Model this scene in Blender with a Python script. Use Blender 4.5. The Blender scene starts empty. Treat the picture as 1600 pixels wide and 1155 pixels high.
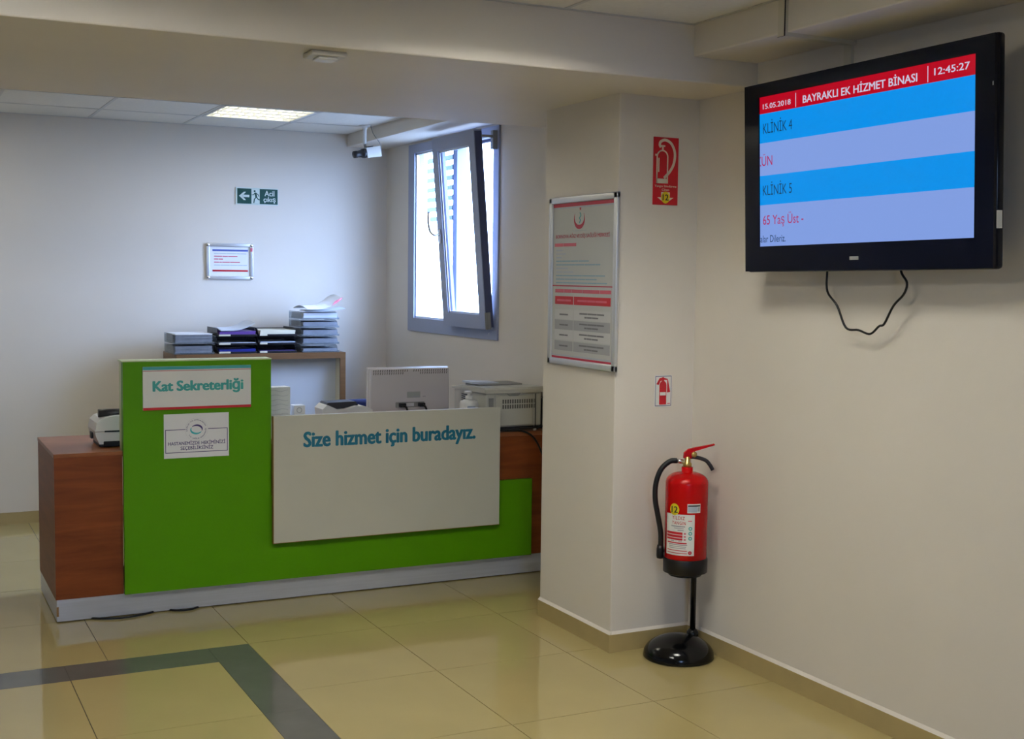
import bpy, bmesh, math, random
from mathutils import Vector, Matrix
random.seed(7)
scene = bpy.context.scene
COL = scene.collection

# ------------------------------------------------------------------ camera
cam_d = bpy.data.cameras.new('camera'); cam = bpy.data.objects.new('camera', cam_d); COL.objects.link(cam)
cam_d.sensor_fit = 'HORIZONTAL'; cam_d.sensor_width = 36.0
cam_d.lens = 1963.7 / 1600 * 36.0
cam_d.clip_start = 0.05; cam_d.clip_end = 200
RT = Vector((0.89450524, -0.44689324, 0.01211654)); UP = Vector((0.02243038, 0.07193259, 0.99715725)); FW = Vector((0.4464944, 0.89169061, -0.07436806))
mw = Matrix(((RT.x, UP.x, -FW.x, -3.1996), (RT.y, UP.y, -FW.y, -4.5967), (RT.z, UP.z, -FW.z, 1.6272), (0, 0, 0, 1)))
cam.matrix_world = mw
scene.camera = cam

# ------------------------------------------------------------------ world (overcast daylight outside the window)
SKY = 26.0
w = bpy.data.worlds.new('world'); scene.world = w; w.use_nodes = True
w.node_tree.nodes['Background'].inputs[0].default_value = (0.46, 0.62, 1.0, 1)
w.node_tree.nodes['Background'].inputs[1].default_value = SKY
TUBE = 140.0            # emission of the fluorescent tubes
scene.view_settings.view_transform = 'Standard'
scene.view_settings.look = 'None'
scene.view_settings.exposure = 0.0
scene.view_settings.gamma = 1.0
scene.view_settings.use_curve_mapping = False

# daylight portal: guides the sampling of the sky through the window opening
pd_ = bpy.data.lights.new('window_portal', 'AREA'); pd_.shape = 'RECTANGLE'; pd_.size = 1.30; pd_.size_y = 1.18
pd_.cycles.is_portal = True
po_ = bpy.data.objects.new('window_portal', pd_); COL.objects.link(po_)
po_.location = (0.20, 2.80, 1.875); po_.rotation_euler = (math.pi/2, 0, math.pi/2)   # emits towards -X

pd2 = bpy.data.lights.new('added_window_portal', 'AREA'); pd2.shape = 'RECTANGLE'; pd2.size = 0.88; pd2.size_y = 1.08; pd2.cycles.is_portal = True
po2 = bpy.data.objects.new('added_window_portal', pd2); COL.objects.link(po2); po2.location = (-3.35, -7.11, 1.70); po2.rotation_euler = (math.pi/2, 0, 0)  # portal for the window added behind the viewer

# ------------------------------------------------------------------ materials
MATS = {}
def srgb(r, g, b):
    f = lambda c: (c/255/12.92) if c/255 <= 0.04045 else ((c/255+0.055)/1.055)**2.4
    return (f(r), f(g), f(b))
def mat(name, col, rough=0.5, metal=0.0, var=0.0, scale=6.0, bump=0.0, bscale=80.0, spec=0.5, stretch=None, emit=None, estr=1.0, coat=0.0, col2=None):
    m = bpy.data.materials.new(name); m.use_nodes = True
    nt = m.node_tree; b = nt.nodes['Principled BSDF']
    b.inputs['Roughness'].default_value = rough; b.inputs['Metallic'].default_value = metal
    b.inputs['Specular IOR Level'].default_value = spec; b.inputs['Coat Weight'].default_value = coat
    c = (*col, 1)
    b.inputs['Base Color'].default_value = c
    if var or col2 or bump:
        tc = nt.nodes.new('ShaderNodeTexCoord'); mp = nt.nodes.new('ShaderNodeMapping')
        nt.links.new(tc.outputs['Object'], mp.inputs['Vector'])
        if stretch: mp.inputs['Scale'].default_value = stretch
    if var or col2:
        n = nt.nodes.new('ShaderNodeTexNoise'); n.inputs['Scale'].default_value = scale; n.inputs['Detail'].default_value = 5
        nt.links.new(mp.outputs['Vector'], n.inputs['Vector'])
        r = nt.nodes.new('ShaderNodeValToRGB')
        r.color_ramp.elements[0].position = 0.3; r.color_ramp.elements[1].position = 0.7
        r.color_ramp.elements[0].color = tuple(max(0, x*(1-var)) for x in col)+(1,)
        r.color_ramp.elements[1].color = (tuple(min(1, x*(1+var)) for x in col)+(1,)) if not col2 else (*col2, 1)
        nt.links.new(n.outputs['Fac'], r.inputs['Fac']); nt.links.new(r.outputs['Color'], b.inputs['Base Color'])
    if bump:
        n2 = nt.nodes.new('ShaderNodeTexNoise'); n2.inputs['Scale'].default_value = bscale; n2.inputs['Detail'].default_value = 3
        nt.links.new(mp.outputs['Vector'], n2.inputs['Vector'])
        bp = nt.nodes.new('ShaderNodeBump'); bp.inputs['Strength'].default_value = bump; bp.inputs['Distance'].default_value = 0.002
        nt.links.new(n2.outputs['Fac'], bp.inputs['Height']); nt.links.new(bp.outputs['Normal'], b.inputs['Normal'])
    if emit:
        b.inputs['Emission Color'].default_value = (*emit, 1); b.inputs['Emission Strength'].default_value = estr
    MATS[name] = m; return m
def clear_mat(name, tint, alpha, rough=0.1):
    m = bpy.data.materials.new(name); m.use_nodes = True; nt = m.node_tree
    nt.nodes.remove(nt.nodes['Principled BSDF']); out = nt.nodes['Material Output']
    t = nt.nodes.new('ShaderNodeBsdfTransparent'); t.inputs[0].default_value = (*tint, 1)
    g = nt.nodes.new('ShaderNodeBsdfPrincipled'); g.inputs['Base Color'].default_value = (*[0.6*c for c in tint], 1); g.inputs['Roughness'].default_value = rough
    mx = nt.nodes.new('ShaderNodeMixShader'); lw = nt.nodes.new('ShaderNodeLayerWeight'); lw.inputs['Blend'].default_value = 0.5
    fr = nt.nodes.new('ShaderNodeMath'); fr.operation = 'POWER'; fr.inputs[1].default_value = 5.0; nt.links.new(lw.outputs['Facing'], fr.inputs[0])
    f2_ = nt.nodes.new('ShaderNodeMath'); f2_.operation = 'MULTIPLY'; f2_.inputs[1].default_value = 0.5; nt.links.new(fr.outputs[0], f2_.inputs[0]); fr = f2_
    ad = nt.nodes.new('ShaderNodeMath'); ad.operation = 'ADD'; ad.use_clamp = True; ad.inputs[1].default_value = alpha
    nt.links.new(fr.outputs[0], ad.inputs[0]); nt.links.new(ad.outputs[0], mx.inputs[0])
    nt.links.new(t.outputs[0], mx.inputs[1]); nt.links.new(g.outputs[0], mx.inputs[2]); nt.links.new(mx.outputs[0], out.inputs[0])
    MATS[name] = m; return m
def wood_mat(name, c1, c2, vertical=False, rough=0.35):
    m = bpy.data.materials.new(name); m.use_nodes = True; nt = m.node_tree; b = nt.nodes['Principled BSDF']
    tc = nt.nodes.new('ShaderNodeTexCoord'); mp = nt.nodes.new('ShaderNodeMapping')
    mp.inputs['Scale'].default_value = (7, 7, 0.8) if vertical else (0.8, 1.2, 9)
    n = nt.nodes.new('ShaderNodeTexNoise'); n.inputs['Scale'].default_value = 2.2; n.inputs['Detail'].default_value = 8; n.inputs['Roughness'].default_value = 0.62; n.inputs['Distortion'].default_value = 0.6
    r = nt.nodes.new('ShaderNodeValToRGB'); r.color_ramp.elements[0].position = 0.3; r.color_ramp.elements[1].position = 0.68
    r.color_ramp.elements[0].color = (*c1, 1); r.color_ramp.elements[1].color = (*c2, 1)
    nt.links.new(tc.outputs['Object'], mp.inputs[0]); nt.links.new(mp.outputs[0], n.inputs['Vector'])
    nt.links.new(n.outputs['Fac'], r.inputs['Fac']); nt.links.new(r.outputs['Color'], b.inputs['Base Color'])
    b.inputs['Roughness'].default_value = rough; b.inputs['Specular IOR Level'].default_value = 0.3
    MATS[name] = m; return m

mat('wall', (0.72, 0.665, 0.585), 0.6, var=0.025, scale=1.6, bump=0.08, bscale=160)
mat('ceil_panel', (0.74, 0.72, 0.66), 0.75, var=0.03, scale=40, bump=0.25, bscale=260)
mat('grid_metal', (0.55, 0.54, 0.51), 0.45)
mat('tile', (0.445, 0.357, 0.158), 0.06, var=0.035, scale=3.0, spec=0.55)
mat('tile_dark', (0.115, 0.115, 0.105), 0.12, var=0.10, scale=5.0, spec=0.5)
mat('grout', (0.10, 0.08, 0.05), 0.8)
mat('skirting', (0.42, 0.325, 0.145), 0.3, var=0.05, scale=8)
mat('green', (0.075, 0.255, 0.0), 0.38, var=0.02, scale=3, spec=0.2)
mat('edge_cream', (0.55, 0.62, 0.36), 0.4)
mat('white_panel', (0.56, 0.55, 0.46), 0.3, var=0.015, scale=4)
mat('panel_edge', (0.30, 0.16, 0.05), 0.5)
wood_mat('wood', (0.125, 0.026, 0.003), (0.215, 0.052, 0.009), rough=0.45)
wood_mat('wood_top', (0.20, 0.062, 0.02), (0.29, 0.105, 0.04))
wood_mat('wood_brown', (0.14, 0.068, 0.028), (0.21, 0.115, 0.055))
mat('steel', (0.55, 0.58, 0.67), 0.30, metal=0.45, var=0.06, scale=3, stretch=(1, 1, 30))
mat('aluminium', (0.62, 0.63, 0.65), 0.35, metal=0.6)
mat('chrome', (0.75, 0.75, 0.76), 0.18, metal=1.0)
mat('white_plastic', (0.72, 0.71, 0.67), 0.35)
mat('beige_plastic', (0.50, 0.49, 0.42), 0.4, var=0.02)
mat('grey_plastic', (0.26, 0.26, 0.24), 0.45)
mat('monitor_plastic', (0.62, 0.58, 0.57), 0.22, coat=0.3)
mat('vent_dark', (0.11, 0.105, 0.09), 0.6)
mat('dark_plastic', (0.02, 0.02, 0.024), 0.4)
mat('black_gloss', (0.002, 0.003, 0.009), 0.15, spec=0.2)
mat('black_rubber', (0.006, 0.006, 0.007), 0.42, spec=0.3)
mat('black_paint', (0.003, 0.003, 0.0035), 0.16, spec=0.3)
mat('red_paint', (0.46, 0.0, 0.001), 0.25, spec=0.3)
mat('red_print', (0.50, 0.006, 0.016), 0.45)
mat('crimson_print', (0.45, 0.02, 0.055), 0.5)
mat('pink_print', (0.62, 0.12, 0.17), 0.5)
mat('white_print', (0.74, 0.74, 0.70), 0.5)
mat('poster_sheet', (0.50, 0.51, 0.49), 0.4)
mat('cream_print', (0.70, 0.66, 0.52), 0.5)
mat('paper', (0.80, 0.80, 0.80), 0.7, var=0.015, scale=12)
mat('paper_cool', (0.60, 0.64, 0.70), 0.7)
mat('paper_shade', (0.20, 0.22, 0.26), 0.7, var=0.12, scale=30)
mat('teal_print', (0.045, 0.36, 0.33), 0.5)
mat('teal_strip', (0.06, 0.36, 0.38), 0.4)
mat('blue_teal_print', (0.0, 0.145, 0.235), 0.5)
mat('navy_print', (0.05, 0.035, 0.16), 0.5)
mat('blue_print', (0.05, 0.09, 0.40), 0.5)
mat('pale_blue_print', (0.25, 0.40, 0.50), 0.5)
mat('slate_print', (0.42, 0.47, 0.55), 0.5)
mat('label_grey', (0.36, 0.37, 0.34), 0.5)
mat('grey_print', (0.36, 0.36, 0.38), 0.5)
mat('light_grey_print', (0.56, 0.56, 0.55), 0.5)
mat('text_grey', (0.16, 0.16, 0.17), 0.5)
mat('black_print', (0.012, 0.012, 0.014), 0.5)
mat('yellow_print', (0.70, 0.55, 0.01), 0.45)
mat('green_sign', (0.004, 0.065, 0.052), 0.35)
mat('sign_pale', (0.62, 0.72, 0.68), 0.4)
mat('cyan_print', (0.05, 0.45, 0.50), 0.5)
mat('window_grey', (0.31, 0.345, 0.47), 0.35, var=0.02)
mat('gasket', (0.06, 0.07, 0.14), 0.6)
mat('brass', (0.55, 0.42, 0.14), 0.3, metal=0.9)
mat('navy_fabric', (0.006, 0.012, 0.075), 0.85, bump=0.3, bscale=400)
mat('blue_folder', (0.015, 0.03, 0.32), 0.4)
mat('purple_folder', (0.12, 0.05, 0.28), 0.4)
mat('slat', (0.12, 0.15, 0.16), 0.8, spec=0.0)
mat('slat_reflection', (0.010, 0.014, 0.03), 0.8, spec=0.0)  # dark tone painted in for a reflection in the glass
mat('pavement', (0.20, 0.20, 0.19), 0.9, var=0.1, scale=2)
mat('tube', (0.8, 0.8, 0.8), 0.3, emit=(1.0, 0.98, 0.90), estr=TUBE)
mat('tube_soft', (0.8, 0.8, 0.8), 0.3, emit=(1.0, 0.97, 0.84), estr=6.0)
mat('tube_added_back', (0.8, 0.8, 0.8), 0.3, emit=(1.0, 0.94, 0.78), estr=20.0)  # for two unseen lights added to brighten the back area
mat('tube_added_front', (0.8, 0.8, 0.8), 0.3, emit=(1.0, 0.98, 0.92), estr=TUBE*0.85)  # for an unseen front light added to brighten desk and beam
mat('louver', (0.72, 0.72, 0.68), 0.3, metal=0.15)
mat('detector', (0.60, 0.58, 0.52), 0.4)
mat('trunking', (0.62, 0.58, 0.48), 0.4)
def screen(name, col, s=1.0): mat(name, (0.003, 0.003, 0.004), 0.3, emit=col, estr=s, spec=0.12)
screen('scr_red', (0.46, 0.0, 0.012)); screen('scr_cyan', (0.0, 0.275, 0.80)); screen('scr_white', (0.215, 0.335, 0.74))
screen('scr_text_white', (0.55, 0.55, 0.72)); screen('scr_text_dark', (0.004, 0.03, 0.10)); screen('scr_text_red', (0.40, 0.01, 0.10))
screen('scr_smudge', (0.26, 0.345, 0.69))
clear_mat('glass', (0.93, 0.97, 1.0), 0.02, 0.02)
clear_mat('clear_plastic', (0.80, 0.84, 0.88), 0.16, 0.12)
clear_mat('smoke_plastic', (0.10, 0.10, 0.12), 0.55, 0.2)

# ------------------------------------------------------------------ mesh helpers
class MB:
    def __init__(s, off=(0, 0, 0)): s.v = []; s.f = []; s.sm = []; s.off = Vector(off)
    def add(s, vs, fs, smooth=False):
        n = len(s.v); s.v += [Vector(p)-s.off for p in vs]
        for f in fs: s.f.append(tuple(i+n for i in f)); s.sm.append(smooth)
        return s
    def box(s, x0, x1, y0, y1, z0, z1):
        vs = [(x, y, z) for z in (z0, z1) for y in (y0, y1) for x in (x0, x1)]
        return s.add(vs, [(0, 2, 3, 1), (4, 5, 7, 6), (0, 1, 5, 4), (2, 6, 7, 3), (0, 4, 6, 2), (1, 3, 7, 5)])
    def rbox(s, x0, x1, y0, y1, z0, z1, r=0.004, seg=2):
        bm = bmesh.new(); bmesh.ops.create_cube(bm, size=1)
        for v in bm.verts:
            v.co = Vector(((x0+x1)/2+v.co.x*(x1-x0), (y0+y1)/2+v.co.y*(y1-y0), (z0+z1)/2+v.co.z*(z1-z0)))
        bmesh.ops.bevel(bm, geom=bm.edges[:], offset=r, segments=seg, affect='EDGES', profile=0.5)
        s.frombm(bm, seg > 2); return s
    def frombm(s, bm, smooth=False):
        bm.verts.index_update(); s.add([v.co.copy() for v in bm.verts], [tuple(v.index for v in f.verts) for f in bm.faces], smooth); bm.free()
    def prism(s, poly, O, r, u, d):      # polygon (a,b) on plane O + a r + b u, extruded by vector d
        O = Vector(O); r = Vector(r); u = Vector(u); d = Vector(d); n = len(poly)
        base = [O+r*a+u*b for a, b in poly]
        vs = base+[p+d for p in base]
        fs = [tuple(range(n-1, -1, -1)), tuple(range(n, 2*n))]+[(i, (i+1) % n, (i+1) % n+n, i+n) for i in range(n)]
        return s.add(vs, fs)
    def lathe(s, prof, O=(0, 0, 0), seg=28, axis='Z', smooth=True):
        O = Vector(O); vs = []; fs = []; n = len(prof)
        for k in range(seg):
            a = 2*math.pi*k/seg; c, sn = math.cos(a), math.sin(a)
            for rr, h in prof:
                p = {'Z': Vector((rr*c, rr*sn, h)), 'Y': Vector((rr*c, h, rr*sn)), 'X': Vector((h, rr*c, rr*sn))}[axis]
                vs.append(O+p)
        for k in range(seg):
            for i in range(n-1):
                a = k*n+i; b = ((k+1) % seg)*n+i
                fs.append((a, b, b+1, a+1))
        fs.append(tuple(k*n for k in range(seg))[::-1]); fs.append(tuple(k*n+n-1 for k in range(seg)))
        return s.add(vs, fs, smooth)
    def cyl(s, O, r, h, axis='Z', seg=20): return s.lathe([(r, 0), (r, h)], O, seg, axis)
    def tube(s, pts, r, seg=10, smooth=True, flat=1.0):
        pts = [Vector(p) for p in pts]; rr = r if isinstance(r, (list, tuple)) else [r]*len(pts)
        vs = []; fs = []; prev = None
        for i, p in enumerate(pts):
            t = (pts[min(i+1, len(pts)-1)]-pts[max(i-1, 0)]).normalized()
            if prev is None:
                a = Vector((0, 0, 1)) if abs(t.z) < 0.9 else Vector((1, 0, 0)); e1 = t.cross(a).normalized()
            else: e1 = (prev-t*prev.dot(t)).normalized()
            prev = e1; e2 = t.cross(e1)
            for k in range(seg):
                a = 2*math.pi*k/seg; vs.append(p+e1*(math.cos(a)*rr[i])+e2*(math.sin(a)*rr[i]*flat))
        for i in range(len(pts)-1):
            for k in range(seg): fs.append((i*seg+k, i*seg+(k+1) % seg, (i+1)*seg+(k+1) % seg, (i+1)*seg+k))
        fs.append(tuple(range(seg))[::-1]); fs.append(tuple((len(pts)-1)*seg+k for k in range(seg)))
        return s.add(vs, fs, smooth)
    def build(s, name, m, parent=None):
        me = bpy.data.meshes.new(name); me.from_pydata([tuple(v) for v in s.v], [], s.f)
        for p, sm in zip(me.polygons, s.sm): p.use_smooth = sm
        bm = bmesh.new(); bm.from_mesh(me); bmesh.ops.recalc_face_normals(bm, faces=bm.faces[:]); bm.to_mesh(me); bm.free()
        me.materials.append(MATS[m] if isinstance(m, str) else m)
        o = bpy.data.objects.new(name, me); COL.objects.link(o)
        if parent: o.parent = parent
        return o
def spline(pts, n=8):
    pts = [Vector(p) for p in pts]; out = []
    P = [pts[0]*2-pts[1]]+pts+[pts[-1]*2-pts[-2]]
    for i in range(1, len(P)-2):
        for k in range(n):
            t = k/n; a, b, c, d = P[i-1], P[i], P[i+1], P[i+2]
            out.append(0.5*((2*b)+(c-a)*t+(2*a-5*b+4*c-d)*t*t+(3*b-a-3*c+d)*t**3))
    out.append(pts[-1]); return out
def tag(o, label=None, cat=None, group=None, kind=None):
    if label: o['label'] = label
    if cat: o['category'] = cat
    if group: o['group'] = group
    if kind: o['kind'] = kind
    return o
def thing(name, label, cat, loc=(0, 0, 0), group=None, kind=None):
    o = bpy.data.objects.new(name, None); COL.objects.link(o); o.location = loc; o.empty_display_size = 0.1
    return tag(o, label, cat, group, kind)
def struct(name, mb, m, parent=None, label=None):
    o = mb.build(name, m, parent)
    if not parent: o['kind'] = 'structure'
    if label: o['label'] = label
    return o

class Plane:
    """a printed surface: local (a,b) in metres -> 3D; n points to the viewer"""
    def __init__(s, O, r, u, off=(0, 0, 0)):
        s.O = Vector(O)-Vector(off); s.r = Vector(r).normalized(); s.u = Vector(u).normalized(); s.n = s.r.cross(s.u)
    def at(s, a, b, d=0.0): return s.O+s.r*a+s.u*b+s.n*d
class Cyl:
    """a printed surface wrapped on a vertical cylinder; a = arc length from angle a0"""
    def __init__(s, O, R, a0): s.O = Vector(O); s.R = R; s.a0 = a0
    def at(s, a, b, d=0.0):
        t = s.a0+a/s.R; return s.O+Vector(((s.R+d)*math.cos(t), (s.R+d)*math.sin(t), b))
def rects(pl, rs, d0, d1):
    mb = MB()
    for (a0, a1, b0, b1) in rs:
        N = 1 if isinstance(pl, Plane) else max(1, int(abs(a1-a0)/0.008))
        for k in range(N):
            x0 = a0+(a1-a0)*k/N; x1 = a0+(a1-a0)*(k+1)/N
            vs = [pl.at(x, y, d) for d in (d0, d1) for x, y in ((x0, b0), (x1, b0), (x1, b1), (x0, b1))]
            mb.add(vs, [(3, 2, 1, 0), (4, 5, 6, 7), (0, 1, 5, 4), (1, 2, 6, 5), (2, 3, 7, 6), (3, 0, 4, 7)])
    return mb
def polys(pl, ps, d0, d1):
    mb = MB()
    for p in ps:
        n = len(p); vs = [pl.at(a, b, d0) for a, b in p]+[pl.at(a, b, d1) for a, b in p]
        mb.add(vs, [tuple(range(n-1, -1, -1)), tuple(range(n, 2*n))]+[(i, (i+1) % n, (i+1) % n+n, i+n) for i in range(n)])
    return mb
def disc(a, b, r, n=24, ry=None): return [(a+r*math.cos(2*math.pi*k/n), b+(ry or r)*math.sin(2*math.pi*k/n)) for k in range(n)]
def band(pl, pts, wid, d0, d1, ws=None):      # a stroke of given width along a 2D path
    mb = MB(); L = []; Rr = []
    for i, (x, y) in enumerate(pts):
        x0, y0 = pts[max(i-1, 0)]; x1, y1 = pts[min(i+1, len(pts)-1)]
        l = math.hypot(x1-x0, y1-y0) or 1; nx, ny = -(y1-y0)/l, (x1-x0)/l; h = (ws[i] if ws else wid)/2
        L.append((x+nx*h, y+ny*h)); Rr.append((x-nx*h, y-ny*h))
    for i in range(len(pts)-1):
        q = [L[i], L[i+1], Rr[i+1], Rr[i]]
        vs = [pl.at(a, b, d0) for a, b in q]+[pl.at(a, b, d1) for a, b in q]
        mb.add(vs, [(3, 2, 1, 0), (4, 5, 6, 7), (0, 1, 5, 4), (1, 2, 6, 5), (2, 3, 7, 6), (3, 0, 4, 7)])
    return mb
def arc(cx, cy, rx, ry, a0, a1, n=16): return [(cx+rx*math.cos(math.radians(a0+(a1-a0)*k/n)), cy+ry*math.sin(math.radians(a0+(a1-a0)*k/n))) for k in range(n+1)]
def merge(*mbs):
    m = MB()
    for b in mbs: m.add(b.v, b.f)
    return m
def lettering(txt, pl, box, m, parent, bold=0.0, d=0.0006, name='lettering', clip=None, align=None, space=1.0):
    """flat raised letters filling box = (a0, a1, b0, b1) on surface pl"""
    cu = bpy.data.curves.new('txt', 'FONT'); cu.body = txt; cu.size = 1.0; cu.resolution_u = 3; cu.space_character = space
    ob = bpy.data.objects.new('txt', cu); COL.objects.link(ob)
    bpy.context.view_layer.update()
    me = bpy.data.meshes.new_from_object(ob.evaluated_get(bpy.context.evaluated_depsgraph_get()))
    bpy.data.objects.remove(ob); bpy.data.curves.remove(cu)
    bm = bmesh.new(); bm.from_mesh(me); bpy.data.meshes.remove(me)
    xs = [v.co.x for v in bm.verts]; ys = [v.co.y for v in bm.verts]
    x0, x1, y0, y1 = min(xs), max(xs), min(ys), max(ys)
    a0, a1, b0, b1 = box
    for v in bm.verts:
        v.co = Vector((a0+(v.co.x-x0)/(x1-x0)*(a1-a0), b0+(v.co.y-y0)/(y1-y0)*(b1-b0), 0))
    if clip is not None:
        bmesh.ops.bisect_plane(bm, geom=bm.verts[:]+bm.edges[:]+bm.faces[:], plane_co=(clip, 0, 0), plane_no=(-1, 0, 0), clear_outer=True)
    base = [v.co.copy() for v in bm.verts]; faces = [tuple(v.index for v in f.verts) for f in bm.faces]
    bm.verts.index_update(); bm.free(); V = []; F = []
    em = (a1-a0)/(x1-x0); shifts = [(0.0, 0.0)] if not bold else [(math.cos(t)*bold, math.sin(t)*bold*0.55) for t in [k*math.pi/5+0.1 for k in range(10)]]+[(bold*0.35, 0), (-bold*0.35, 0)]; ey = (b1-b0)/(y1-y0)
    for q, sft in enumerate(shifts):
        n = len(V); V += [pl.at(max(c.x+sft[0]*em, -9 if clip is None else clip), c.y+sft[1]*ey, d+q*0.00001) for c in base]
        F += [tuple(i+n for i in f) for f in faces]
    me = bpy.data.meshes.new(name); me.from_pydata([tuple(v) for v in V], [], F); me.materials.append(MATS[m])
    o = bpy.data.objects.new(name, me); COL.objects.link(o); o.parent = parent
    return o
def textbars(pl, a0, a1, b0, b1, words, d0, d1):   # lines of print too small to read: word-long strokes
    rs = []; x = a0; tot = sum(words)+0.25*(len(words)-1); k = (a1-a0)/tot
    for wd in words: rs.append((x, x+wd*k, b0, b1)); x += (wd+0.25)*k
    return rects(pl, rs, d0, d1)

# ------------------------------------------------------------------ dimensions (metres)
XW = 0.06            # wall that carries the window
YB = 3.96            # back wall
XC, YC = -0.405, 0.656   # column
ZBM = 2.40; YBF = -0.404; YBB = 1.269    # beam soffit, front, back
ZCF = 2.624; ZCB = 2.608; XR = -0.314; ZR = 2.499
XL, YN = -7.2, -7.0     # far left wall, near wall behind the viewer

# ------------------------------------------------------------------ floor: real tiles with recessed joints
fl = struct('floor', MB().box(XL, 0.3, YN, YB+0.1, -0.08, -0.004), 'grout')
tag(fl, 'polished beige floor tiles with a dark grey border stripe')
G = 0.0017; tn = 0
def tile(x0, x1, y0, y1, m='tile', z=0.0):
    G = 0.0017 if m == 'tile' else 0.0004
    o = MB((x0, y0, 0)).box(x0+G, x1-G, y0+G, y1-G, -0.004, z).build('floor_tile', m, fl); o.location = (x0, y0, 0); return o
XS0, XS1 = -1.974, -1.797; YS0, YS1 = 0.555, 0.762
xl = [0.062, -0.58, -1.19, XS1]
yl = [YS1+0.69*k for k in range(-4, 6)]
yl = [min(y, YB) for y in yl]
for i in range(3):
    for j in range(len(yl)-1):
        if yl[j+1] > yl[j]+0.01: tile(xl[i+1], xl[i], yl[j], yl[j+1])
xo = [XS1-0.595*k for k in range(0, 6)]
for i in range(5):
    for j in range(4, len(yl)-1):
        if yl[j+1] > yl[j]+0.01: tile(xo[i+1], xo[i], yl[j], yl[j+1])
xi = [XS0-0.592*k for k in range(0, 6)]; yi = [YS0-0.695*k for k in range(0, 5)]
for i in range(5):
    for j in range(4): tile(xi[i+1], xi[i], yi[j+1], yi[j])
for i in range(5): tile(xi[i+1], xi[i], YS0, YS1, 'tile_dark')
tile(XS0, XS1, YS0, YS1, 'tile_dark')
for j in range(4): tile(XS0, XS1, yi[j+1], yi[j], 'tile_dark')
# plain tiled ground beyond the part in view
far = MB().box(XL, xi[5], YN, YB, -0.004, 0).box(xi[5], 0.06, YN, yi[4], -0.004, 0).build('floor_tile', 'tile', fl)

# ------------------------------------------------------------------ walls, column, beams
struct('wall_back', MB().box(XL, XW+0.3, YB, YB+0.12, 0, 2.75), 'wall', label='cream back wall behind the reception desk')
struct('wall_right', MB().box(0, 0.2, YN, 0.3, 0, 2.75), 'wall', label='cream right wall carrying the television')
struct('wall_left', MB().box(XL-0.1, XL, YN, YB, 0, 2.75), 'wall')
NX0, NX1, NZ0, NZ1 = -3.8, -2.9, 1.15, 2.25      # unseen window behind the viewer, added to light the beam front
struct('wall_near', MB().box(XL, NX0, YN-0.1, YN, 0, 2.75).box(NX1, 0.2, YN-0.1, YN, 0, 2.75).box(NX0, NX1, YN-0.1, YN, 0, NZ0).box(NX0, NX1, YN-0.1, YN, NZ1, 2.75), 'wall')
WY0, WY1, WZ0, WZ1 = 2.095, 3.512, 1.243, 2.508
ww = MB().box(XW, XW+0.12, 0.3, WY0+0.02, 0, 2.75).box(XW, XW+0.12, WY1-0.02, YB, 0, 2.75)
ww.box(XW, XW+0.12, WY0+0.02, WY1-0.02, 0, WZ0+0.02).box(XW, XW+0.12, WY0+0.02, WY1-0.02, WZ1-0.02, 2.75)
struct('wall_window', ww, 'wall', label='cream side wall with the grey framed window')
struct('wall_column', MB().rbox(XC, XW+0.01, 0, YC, 0, ZBM+0.02, 0.004), 'wall', label='square cream column with framed poster on its left face')
struct('ceiling_beam', MB().rbox(XL, XW, YBF, YBB, ZBM, 2.75, 0.006), 'wall', label='deep plastered ceiling beam crossing above the column')
struct('ceiling_side_beam', MB().rbox(XR, 0.0, YN, YBF+0.01, ZR, 2.75, 0.006), 'wall', label='shallow box beam running above the television')
struct('ceiling_window_beam', MB().rbox(-0.24, XW, YBB-0.01, YB, 2.522, 2.75, 0.004), 'wall', label='shallow box beam above the window')
# skirting boards
struct('baseboard_back', MB().box(XL, XW, YB-0.012, YB, 0, 0.075), 'skirting')
struct('baseboard_right', MB().box(-0.012, 0, YN, 0, 0, 0.078), 'skirting')
cb = MB().add([(x, y, z) for z in (0, 0.078) for x, y in ((XC-0.012, YC), (XC-0.012, -0.012), (-0.012, -0.012), (-0.012, 0), (XC, 0), (XC, YC))], [(0, 1, 7, 6), (1, 2, 8, 7), (2, 3, 9, 8), (3, 4, 10, 9), (4, 5, 11, 10), (5, 0, 6, 11), (0, 5, 4, 1), (1, 4, 3, 2), (6, 7, 10, 11), (7, 8, 9, 10)])
struct('baseboard_column', cb, 'skirting')
cp = MB()
cp.prism([(0, 0), (0.011, 0), (0, 0.012)], (0, YN, 0.078), (-1, 0, 0), (0, 0, 1), (0, -YN, 0))
cp.prism([(0, 0), (0.011, 0), (0, 0.012)], (XC, 0, 0.078), (0, -1, 0), (0, 0, 1), (-XC, 0, 0))
cp.prism([(0, 0), (0.011, 0), (0, 0.012)], (XC, -0.011, 0.078), (-1, 0, 0), (0, 0, 1), (0, YC+0.011, 0))
struct('trim_1', cp, 'wall', label='pale sealant fillet along the top of the skirting')

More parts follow.
